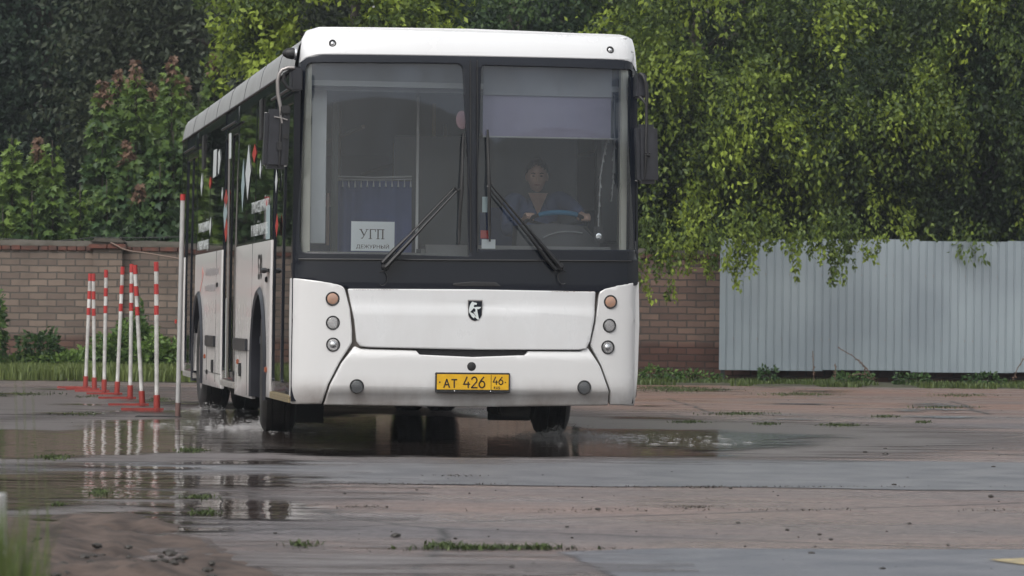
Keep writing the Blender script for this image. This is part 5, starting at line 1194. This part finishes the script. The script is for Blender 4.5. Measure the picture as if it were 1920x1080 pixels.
SH3 = [(u + random.uniform(-8, 8), random.uniform(380, 435), u + random.uniform(-8, 8), v + random.uniform(-6, 6), wd) for u, v, wd in ((1486, 530, .8), (1494, 500, 1.0), (1505, 470, 1.3), (1520, 482, 1.2), (1536, 495, 1.2), (1552, 522, 1.1), (1563, 535, 1.2), (1575, 528, 1.2), (1588, 500, 1.3), (1600, 505, .8), (1615, 480, 1.1), (1632, 490, .9), (1645, 470, .8), (1655, 455, 1.2), (1560, 480, 1.6), (1580, 470, 1.6), (1540, 465, 1.5), (1690, 452, .8), (1710, 452, 1.0), (1740, 450, 1.0))]
inner = lambda dx, zc, rx, rz, n=420: dict(ctr=(dx, -.4, zc), rad=(rx, 1.6, rz), nsp=n, per=24, size=.13, droop=.6, length=.7, tint0=.10, front=.2, spread=.16, tip=.05, tintvar=.08, shell=.7, flat_bottom=1.9)  # inner leaves tinted dark: shade inside the crown put into their colour
tree('drooping_tree', 2.6, 55, 'yellow green drooping tree whose branches hang beside the right mirror of the bus', 'tree', [hang(.1, 4.2, 2.0, 2.5, .58, 1500), inner(0, 4.2, 1.9, 2.6)], YG, 7, .22, GR, SH1, lean=(.3, -.6))
tree('drooping_tree', 4.9, 55.2, 'dark hearted drooping tree with yellow tips hanging over the left end of the metal fence', 'tree', [hang(0, 4.2, 1.7, 2.4, .40, 1200), inner(0, 4.2, 1.8, 2.6)], YG, 7, .2, GR, SH2, lean=(-.2, -.5))
tree('drooping_tree', 7.2, 55, 'loose yellow green drooping tree above the middle of the metal fence', 'tree', [hang(0, 4.2, 1.8, 2.5, .42, 1300), inner(0, 4.2, 1.8, 2.6)], YG, 7, .2, GR, SH3, lean=(.2, -.4))
tree('leafy_tree', 9.2, 55.5, 'dark green fine leaved tree at the right edge above the metal fence', 'tree', [hang(-.6, 3.9, 2.0, 3.2, .34, 1700, droop=.5, length=.6, tip=.1, tintvar=.14, spread=.09), inner(0, 4, 2, 3)], MG, 8, .25, GR)
tree('leafy_tree', 0.0, 56, 'green tree showing in a thin strip above the middle of the bus roof', 'tree', [hang(.2, 4.6, 2.2, 2.6, .32, 1500, droop=.6)], MG, 8, .25, GR)
tree('maple_tree', -2.6, 54.5, 'bright yellow green maple spreading above the left corner of the bus roof', 'tree', [hang(-.1, 5.55, 1.65, 1.25, .72, 950, droop=.35, length=.5, size=.11, tintvar=.16, tip=.15, ry=1.6), hang(.9, 4.5, 1.0, .9, .60, 300, droop=.4, length=.5, size=.11)], YG, 7, .2, None, lean=(.3, 0))
for (x, y, z, rx, rz, m_, tn, lab) in ((-12, 62, 5, 3.4, 5.2, DG, .35, 'blackish green tree far left beyond the frame edge'), (-8.2, 63, 5.0, 2.8, 5.4, DG, .42, 'tall blackish green tree behind the small maple saplings'), (-5.0, 61, 5.2, 2.3, 5.2, OG, .45, 'dull olive tree rising behind the tall red tipped saplings'),
    (-1.8, 64, 5, 2.8, 5.4, DG, .35, 'blackish green tree behind the bright maple at the bus roof'), (1.6, 62, 5, 2.6, 5, DG, .4, 'deep green tree filling behind the drooping branches right of the bus'), (5.2, 61, 5, 2.6, 5, DG, .42, 'deep green tree behind the left end of the metal fence'), (9, 61, 5, 2.8, 5, DG, .42, 'deep green tree behind the right end of the metal fence')):
    tree('dark_tree', x, y, lab, 'tree', [dict(ctr=(0, 0, z), rad=(rx, 2.2, rz), nsp=2300, per=24, size=.13, droop=.5, length=.8, tint0=tn, front=.1, spread=.15, tip=.1, tintvar=.25)], m_, 8, .3, 'dark trees in the background')
for (x, lab) in ((-11.5, 'broad green tree outside the left edge mirrored in the bus side'), (-15, 'farther green tree outside the left edge mirrored in the bus windows')):
    tree('leafy_tree', x, 56, lab, 'tree', [hang(0, 4, 2.4, 3.4, .4, 1100, size=.12, droop=.5)], MG, 8, .25)
# a far wood closing the view between the trunks
e = None
C = np.stack([rng.uniform(-26, 26, 80000), rng.uniform(74, 79, 80000), rng.uniform(0, 13, 80000)], 1); C[:, 2] += np.sin(C[:, 0] * .6) * .8
o = leafmesh('far_wood', C, rng.normal(size=C.shape) + np.array([0, -.3, -.4]), rng.uniform(.4, .75, len(C)), .25 + .25 * np.sin(C[:, 0] * .8) * np.cos(C[:, 2] * .9) + rng.normal(size=len(C)) * .12, DG, None, .7); tag(o, 'blackish green woodland closing the view behind every tree', kind='stuff')
# maple saplings with lobed leaves and reddish tops
SAP = leaf_mat('sapling_leaves', (.035, .062, .042), (.065, .115, .045), (.16, .24, .05), .3, .38)
REDL = leaf_mat('young_red_leaves', (.10, .058, .042), (.19, .115, .08), (.28, .19, .12), .3)
def sapling(x, y, ht, w_, tint, lab, red=True, lvl=60, base=.6):
    e = empty('maple_sapling', (x, y, 0)); tag(e, lab, 'sapling', 'maple saplings behind the left wall')
    bm = bmesh.new(); tube(bm, [(0, 0, 0), (.03, 0, ht * .5), (0, 0, ht - .05)], [.03, .018, .006], 6); fin('stem', bm, BARK, e, 50)
    n = int(lvl * ht * 5.2); z = ht - .22 - (ht - base) * rng.random(n) ** .85; tt = (ht - z) / ht
    a = rng.random(n) * 2 * np.pi; rr = w_ * (.18 + 1.0 * np.clip(tt * 1.9, 0, 1)) * (.25 + .75 * rng.random(n) ** .6)
    C = np.stack([np.cos(a) * rr, np.sin(a) * rr * .8, z + rng.normal(size=n) * .05], 1); D = np.stack([np.cos(a), np.sin(a), -.55 + rng.normal(size=n) * .35], 1) + rng.normal(size=(n, 3)) * .3
    # tiers: leaves gather at nodes
    C[:, 2] = ht - np.round((ht - C[:, 2]) / .16) * .16 + rng.normal(size=n) * .035
    leafmesh('foliage', C, D, rng.uniform(.12, .20, n) * np.clip(.6 + tt * 1.6, .6, 1), tint + .1 + .40 * (1 - np.clip(tt * 3, 0, 1)) - .15 * np.clip(tt, 0, 1) + rng.normal(size=n) * .13, SAP, e, lobed=True)
    if red:
        n = 60; z = ht - .36 * rng.random(n); a = rng.random(n) * 6.28; rr = .01 + .13 * (ht - z) / .36 * rng.random(n)
        C = np.stack([np.cos(a) * rr, np.sin(a) * rr, z], 1); D = np.stack([np.cos(a), np.sin(a), -.9 + 1.2 * (z - ht + .3)], 1)
        leafmesh('young_top_leaves', C, D, rng.uniform(.07, .13, n), .5 + rng.normal(size=n) * .2, REDL, e, lobed=True)
def sx_(u, v, D): q = W(u, v, D); return q.x, q.z
for (u, v, D, w_, tint, red, lab) in (
    (192, 150, 53.2, .30, .42, True, 'red tipped sapling at the left edge of the tall cluster'), (222, 130, 53.8, .28, .40, True, 'slim sapling second in the tall cluster with an olive tip'),
    (255, 112, 53.4, .36, .50, True, 'tallest left sapling with a large pink brown tip'), (287, 155, 54.0, .30, .35, True, 'shorter sapling in the gap of the tall cluster'),
    (322, 104, 53.4, .36, .50, True, 'tallest sapling of the cluster with drooping pink tip'), (342, 136, 54.2, .28, .42, True, 'sapling tucked against the right of the tallest one'),
    (402, 95, 53.8, .30, .50, True, 'yellow green sapling with brown tip just behind the bus roof line'), (372, 175, 54.3, .40, .30, False, 'dark leafy sapling between the cluster and the bus'),
    (240, 262, 53.0, .40, .30, True, 'low sapling with brown tip in front of the tall cluster'), (300, 300, 52.9, .45, .25, False, 'greyish low sapling filling the middle of the cluster'), (200, 330, 52.9, .34, .32, False, 'low green sapling under the left edge of the cluster'), (262, 345, 52.8, .34, .24, True, 'lowest brown tipped sapling above the pillar'),
    (22, 246, 53.0, .22, .66, False, 'light green pointed sapling at the far left edge'), (72, 258, 53.2, .30, .50, True, 'small sapling with a brown tip near the left edge'), (98, 256, 53.0, .26, .58, False, 'thin light sapling beside the small brown tipped one'),
    (150, 338, 53.0, .34, .52, False, 'bushy light sapling between the two sapling groups'), (5, 380, 52.8, .30, .70, False, 'pale yellow green shoot low at the left frame edge'), (60, 350, 52.9, .4, .42, False, 'dense low sapling under the light pointed ones'), (325, 240, 53.2, .45, .28, False, 'broad grey green sapling beside the bus rear corner')):
    x, z = sx_(u, v, D); sapling(x, D, z, w_, tint, lab, red)
for i in range(5):
    x = -8.3 - i * 1.1; sapling(x, 53.3, random.uniform(3.2, 4.4), .45, .45, 'green sapling number %d counted outward beyond the left frame edge' % (i + 1) if 0 else ['green sapling just outside the left frame edge', 'second green sapling outside the left frame edge', 'third green sapling outside the left frame edge', 'fourth green sapling outside the left frame edge', 'outermost green sapling outside the left frame edge'][i], False)
# ================================================================== GRASS AND WEEDS
GRM = leaf_mat('grass_blades', (.035, .050, .020), (.08, .115, .035), (.16, .20, .06), .3)
def blades(name, pts, h, parent=None, m_=GRM, wdt=.010, lean=.5, tint=.5, label=None):
    n = len(pts); a = rng.random(n) * 6.28; hh_ = h * (.5 + .8 * rng.random(n)); up = np.stack([np.cos(a) * lean * rng.random(n), np.sin(a) * lean * rng.random(n), np.ones(n)], 1)
    s = np.stack([-np.sin(a), np.cos(a), np.zeros(n)], 1) * wdt * (.6 + .8 * rng.random(n))[:, None]
    b = np.array(pts); tip = b + up * hh_[:, None] * np.array([1, 1, .9]); mid = b + up * hh_[:, None] * .5 * np.array([.6, .6, 1.1])
    V = np.stack([b - s, b + s, mid + s * .7, tip, mid - s * .7], 1).reshape(-1, 3); base = (np.arange(n) * 5)[:, None]
    Fc = np.concatenate([base + np.array([[0, 1, 2]]), base + np.array([[0, 2, 4]]), base + np.array([[4, 2, 3]])], 1).reshape(-1, 3)
    me = bpy.data.meshes.new(name); me.vertices.add(len(V)); me.vertices.foreach_set('co', V.astype(np.float32).ravel()); nf = len(Fc)
    me.loops.add(nf * 3); me.loops.foreach_set('vertex_index', Fc.astype(np.int32).ravel()); me.polygons.add(nf); me.polygons.foreach_set('loop_start', np.arange(nf, dtype=np.int32) * 3); me.update(calc_edges=True)
    at = me.attributes.new('tint', 'FLOAT', 'POINT'); tt = np.clip(tint + rng.normal(size=n) * .18, 0, 1); at.data.foreach_set('value', np.repeat(tt, 5).astype(np.float32))
    return link(name, me, m_, parent)
SOIL = mat('verge_soil', (.045, .038, .028), .95, var=(.05, .055, .025), vscale=3, bump=.5, bscale=20)
def verge(name, x0, x1, y0, ztop):
    bm = bmesh.new(); n = int((x1 - x0) / .2); prev = None
    for i in range(n + 1):
        x = x0 + (x1 - x0) * i / n; j_ = .35 * mn.noise(Vector((x * .7, 0, 1))) + .12 * mn.noise(Vector((x * 3, 0, 1)))
        row = [bm.verts.new((x, y_, z_)) for y_, z_ in ((y0 + j_, -.01), (y0 + .5 + j_, ztop * .6), (y0 + 1.6, ztop), (WY + 3, ztop))]
        if prev:
            for k in range(3): bm.faces.new((prev[k], row[k], row[k + 1], prev[k + 1]))
        prev = row
    tag(fin(name, bm, SOIL, None, 60), kind='structure')
verge('verge', -18, .2, 46.9, .05); verge('verge', .25, 16, 49.2, .03)
P1 = []
for _ in range(26000):
    x = random.uniform(-9, -1.0); y = 46.9 + 4.9 * random.random(); j_ = .35 * mn.noise(Vector((x * .7, 0, 1)))
    if y < 46.95 + j_: continue
    P1.append((x, y, .01))
o = blades('grass', P1, .20, tint=.82, wdt=.012); tag(o, 'green grass verge in front of the left brick wall', kind='stuff')
P1 = []
for _ in range(15000):
    x = random.uniform(.6, 9.5); y = 49.1 + 2.8 * random.random() ** 1.2
    if mn.noise(Vector((x * 1.2, y * .8, 0))) < -.12: continue
    P1.append((x, y, .0))
o = blades('grass', P1, .085, tint=.5, wdt=.012); tag(o, 'short grass strip below the metal fence and red wall', kind='stuff')
# flat patches of grass growing through the slabs
P1 = []
for (u, v, du, dv, n) in ((1290, 732, 80, 4, 900), (1250, 728, 60, 3, 500), (1500, 740, 70, 3, 500), (1390, 777, 60, 2.5, 350), (1290, 793, 35, 2.5, 260), (1440, 797, 24, 2, 160), (1575, 799, 40, 3, 260), (1730, 793, 14, 2, 90), (1800, 742, 60, 3, 240), (1660, 782, 25, 2, 120), (1760, 765, 60, 2, 150), (1870, 722, 60, 3, 300),
    (360, 847, 28, 4, 240), (100, 860, 30, 5, 260), (185, 926, 16, 6, 140), (370, 936, 30, 3, 120), (385, 966, 30, 4, 160), (155, 778, 40, 3, 200), (50, 740, 60, 4, 250), (170, 745, 30, 2, 90), (110, 950, 16, 3, 60), (560, 1025, 30, 6, 60), (900, 1031, 120, 2.5, 420), (830, 1026, 30, 4, 110), (1010, 1030, 30, 3, 110), (300, 750, 20, 3, 120)):
    for _ in range(n):
        g = G(random.gauss(u, du * .5), random.gauss(v, dv * .45)); P1.append((g.x, g.y, 0.002))
o = blades('weed_tufts', P1, .022, tint=.25, wdt=.005, lean=1.6); tag(o, 'low tufts of grass sprouting from the slab joints', kind='stuff')
# withered stems and litter lying along the slab joints
LIT = leaf_mat('withered_litter', (.030, .024, .018), (.060, .048, .032), (.12, .11, .05), .1)
P1 = []
for (u, v, du, dv, n) in ((930, 1031, 190, 3, 520), (570, 1024, 45, 7, 130), (690, 952, 60, 1.5, 70), (1290, 952, 60, 2.5, 110), (1330, 915, 50, 1.5, 60), (415, 962, 70, 6, 150), (300, 975, 120, 4, 90), (1100, 958, 200, 5, 60), (860, 893, 60, 2, 60), (1500, 957, 120, 3, 60), (1575, 799, 40, 3, 200), (1850, 958, 60, 3, 40), (250, 884, 60, 4, 120), (1450, 914, 400, 1, 160), (700, 909, 300, 1, 120)):
    for _ in range(n):
        g = G(random.gauss(u, du * .5), random.gauss(v, dv * .5)); P1.append((g.x, g.y, 0.003))
o = blades('plant_litter', P1, .009, None, LIT, tint=.35, wdt=.003, lean=7); tag(o, 'withered stems and litter caught along the slab joints', kind='stuff')
# leafy weeds and bushes
WD = leaf_mat('weed_leaves', (.022, .048, .018), (.05, .10, .028), (.14, .22, .05), .3)
def bush(name, x, y, rx, ry, rz, n, size, tint, lab, cat='bush', m_=WD, zc=None, group=None):
    e = empty(name, (x, y, 0)); tag(e, lab, cat, group)
    bm = bmesh.new()
    for k in range(7):
        a = random.uniform(0, 6.28); tube(bm, [(0, 0, 0), (math.cos(a) * rx * .4, math.sin(a) * ry * .4, rz * .6), (math.cos(a) * rx * .8, math.sin(a) * ry * .8, rz * 1.1)], [.01, .007, .003], 5)
    fin('stems', bm, BARK, e, 50)
    u = rng.normal(size=(n, 3)); u /= np.linalg.norm(u, axis=1, keepdims=True); r_ = .35 + .65 * rng.random(n) ** .6; C = u * r_[:, None] * np.array([rx, ry, rz]) * (1 + .25 * np.sin(u[:, :1] * 6 + x)); C[:, 2] += rz if zc is None else zc; C[:, 2] = np.abs(C[:, 2]) * .95 + .01
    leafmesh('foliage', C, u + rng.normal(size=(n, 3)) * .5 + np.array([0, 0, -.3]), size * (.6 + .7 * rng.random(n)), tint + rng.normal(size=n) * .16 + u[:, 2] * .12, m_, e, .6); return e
g = W(78, 690, 50.4); bush('weed_bush', g.x, 50.4, .32, .3, .33, 900, .085, .25, 'dark round leafy bush against the left wall')
g = W(0, 690, 49.6); bush('weed_bush', g.x - .15, 49.6, .28, .3, .62, 1100, .085, .5, 'taller green bush cut by the left frame edge')
for i, (u, y, rx, rz, n, t_, lab) in enumerate(((150, 50.6, .5, .16, 700, .55, 'low spreading weed just right of the dark round bush'), (190, 50.9, .3, .2, 500, .6, 'low leafy weed at the foot of the pillar'), (225, 50.6, .35, .3, 800, .45, 'green weed heap behind the crossing slalom poles'), (256, 50.9, .22, .42, 700, .35, 'tall dark weed against the wall behind the tight pole group'), (290, 50.4, .35, .26, 700, .6, 'bright leafy weed behind the nearest red based pole'), (325, 50.6, .3, .22, 500, .55, 'leafy weed beside the rear corner of the bus'), (120, 50.2, .4, .14, 500, .6, 'bright ground weed between the bush and the pillar'), (30, 50.2, .5, .13, 500, .5, 'flat leafy weed at the bottom left of the wall'))):
    g = W(u, 690, y); bush('leafy_weed', g.x, y, rx * 1.15, .3, rz * 1.2, int(n * 1.5), .08, t_ + .2, lab, 'weed', group='leafy weeds along the left wall')
for (u, y, rx, rz, n, t_, lab) in ((1437, 50.3, .13, .14, 200, .3, 'dark green broad weed in front of the left part of the metal fence'), (1600, 50.2, .35, .09, 350, .4, 'low weed below the dried bent stalks'), (1715, 50.3, .3, .09, 260, .35, 'small weed in the gap under the middle of the metal fence'), (1300, 50.4, .4, .09, 400, .5, 'low green weed at the foot of the red brick wall'), (1225, 50.6, .3, .12, 350, .55, 'leafy weed at the foot of the wall right beside the bus'), (1850, 50.2, .3, .10, 260, .35, 'low weed under the right end of the metal fence')):
    g = W(u, 700, y); bush('leafy_weed', g.x, y, rx, .2, rz, n, .06, t_, lab, 'weed', group='leafy weeds along the right wall')
DRY = mat('dry_brown_stalk', (.11, .075, .055), .9)
def stalks(lines, lab):
    e = empty('dried_weed', tuple(G(*lines[0][0]))[:2] + (0,)); D = 50.1; e.location = (W(*lines[0][0], D).x, D, 0); tag(e, lab, 'dried weed')
    bm = bmesh.new(); lf = []
    for ln in lines:
        P_ = [W(u, v, D) - Vector((e.location.x, D, 0)) for u, v in ln]; tube(bm, P_, .006, 5)
        for a, b_ in zip(P_, P_[1:]):
            for k in range(9): lf.append(a.lerp(b_, random.random()))
    fin('stalk', bm, DRY, e, 50); C = np.array([tuple(p) for p in lf]); n = len(C)
    leafmesh('withered_leaves', C, rng.normal(size=(n, 3)) + np.array([0, 0, -.4]), rng.uniform(.02, .05, n), .5 + rng.normal(size=n) * .2, REDL, e)
stalks([[(1526, 715), (1525, 690), (1524, 658)]], 'single upright dried stalk in front of the metal fence')
stalks([[(1640, 715), (1625, 690), (1600, 668), (1572, 652)], [(1635, 712), (1612, 700), (1590, 706)], [(1620, 714), (1622, 690), (1608, 674)]], 'bent bundle of brown dried stalks leaning left before the fence')
stalks([[(1565, 712), (1567, 695), (1566, 682)]], 'short dried stalk just left of the bent bundle')
stalks([[(1900, 712), (1908, 690), (1925, 665)]], 'dried stalk leaning out of the right frame edge')
# blurred near grass and white post at the left frame edge
e = empty('roadside_weed', (W(20, 900, 6.6).x, 6.6, 0)); tag(e, 'out of focus green weed clump at the bottom left corner', 'weed')
pts = [(random.gauss(-.035, .03), random.gauss(0, .2), 0) for _ in range(1300)]
o = blades('blades', pts, .50, e, wdt=.005, lean=.22, tint=.62); e.location.x = W(4, 900, 6.6).x
for k in range(5):
    bm = bmesh.new(); 
    if k == 0:
        E2 = empty('tall_weed', (W(45, 900, 9.4).x, 9.4, 0)); tag(E2, 'thin blurred seed stalks rising over the puddle at left', 'weed')
    x = (-.05, -.02, .0, .03, .06)[k]; hgt = (.62, .8, .86, .7, .55)[k]
    tube(bm, [(x, 0, 0), (x + .01, 0, hgt * .5), (x - .01, 0, hgt)], [.0016, .0012, .0008], 4); fin('seed_stalk', bm, mat('stalk_green', (.10, .13, .05), .8), E2)
bm = bmesh.new(); x1 = W(-5, 1000, 7.2).x; z1 = W(5, 912, 7.2).z; box(bm, x1 - .14, x1, 7.2, 7.34, 0, z1, .02); o = fin('marker_post', bm, PW, None, 40); tag(o, 'blurred white post cut by the bottom left frame edge', 'post')
# ================================================================== SPLASH
SPL = glass_mat('water_drops', (.9, .9, .92), .30, 1.33, filmcol=(.75, .75, .76))
FOAM = bpy.data.materials.new('foam'); FOAM.use_nodes = True
_b = FOAM.node_tree.nodes['Principled BSDF']; _b.inputs['Base Color'].default_value = (.55, .54, .54, 1); _b.inputs['Roughness'].default_value = .25; _b.inputs['Alpha'].default_value = .30
def splash(u, v, sx, n, lab, dirx=0):
    bm = bmesh.new(); c = G(u, v)
    for k in range(n):
        x = random.gauss(0, sx); h_ = abs(random.gauss(0, .045)) * math.exp(-abs(x) / (sx * 1.3)); y = random.gauss(0, .2); r_ = random.uniform(.001, .003)
        q = bmesh.ops.create_icosphere(bm, subdivisions=1, radius=r_)['verts']; st_ = random.uniform(1, 3)
        for v_ in q: v_.co = Vector((c.x + x + dirx * abs(x) + v_.co.x * st_, c.y + y + v_.co.y, .014 + h_ + v_.co.z * 1.3))
    for k in range(n // 14):   # broken foam and wavelet crests on the water
        x = random.gauss(0, sx * 1.9); y = random.gauss(0, .45); l = random.uniform(.01, .05); w2 = random.uniform(.003, .009); h_ = random.uniform(.001, .007); cx = c.x + x + dirx * abs(x) * 1.6; cy = c.y + y
        q = [(cx - l, cy, .0125), (cx - l * .4, cy - w2, .0125), (cx + l * .5, cy - w2 * .8, .0125), (cx + l, cy + w2, .0125), (cx + l * .3, cy + w2, .0125 + h_), (cx - l * .5, cy + w2 * 1.2, .0125 + h_)]
        bm.faces.new([bm.verts.new(p_) for p_ in q])
    o = fin('water_splash', bm, FOAM, None, 60); tag(o, lab, kind='stuff'); return o
splash(505, 806, .17, 2600, 'white splash at the front wheel on the left of the bus')
splash(1050, 822, .2, 2800, 'white splash around the right front tyre', .3)
splash(395, 772, .12, 500, 'small splash at the rear wheel'); splash(570, 808, .12, 300, 'fine spray beside the left front tyre')
splash(905, 778, .12, 400, 'spray seen under the bus'); splash(1200, 832, .30, 260, 'broken wavelets spreading right of the right front tyre'); splash(450, 800, .38, 700, 'broken wavelets spreading left of the left front tyre')

# ================================================================== DAMP AIR
bm = bmesh.new(); box(bm, -60, 60, -20, 95, -1, 22)
hz = bpy.data.materials.new('damp_air'); hz.use_nodes = True; t = hz.node_tree; t.nodes.clear(); o_ = t.nodes.new('ShaderNodeOutputMaterial'); pv = t.nodes.new('ShaderNodeVolumePrincipled')
pv.inputs['Color'].default_value = (.86, .92, 1, 1); pv.inputs['Density'].default_value = .0006; pv.inputs['Anisotropy'].default_value = .2; t.links.new(pv.outputs[0], o_.inputs['Volume'])
h_ = fin('haze', bm, hz); tag(h_, kind='stuff')
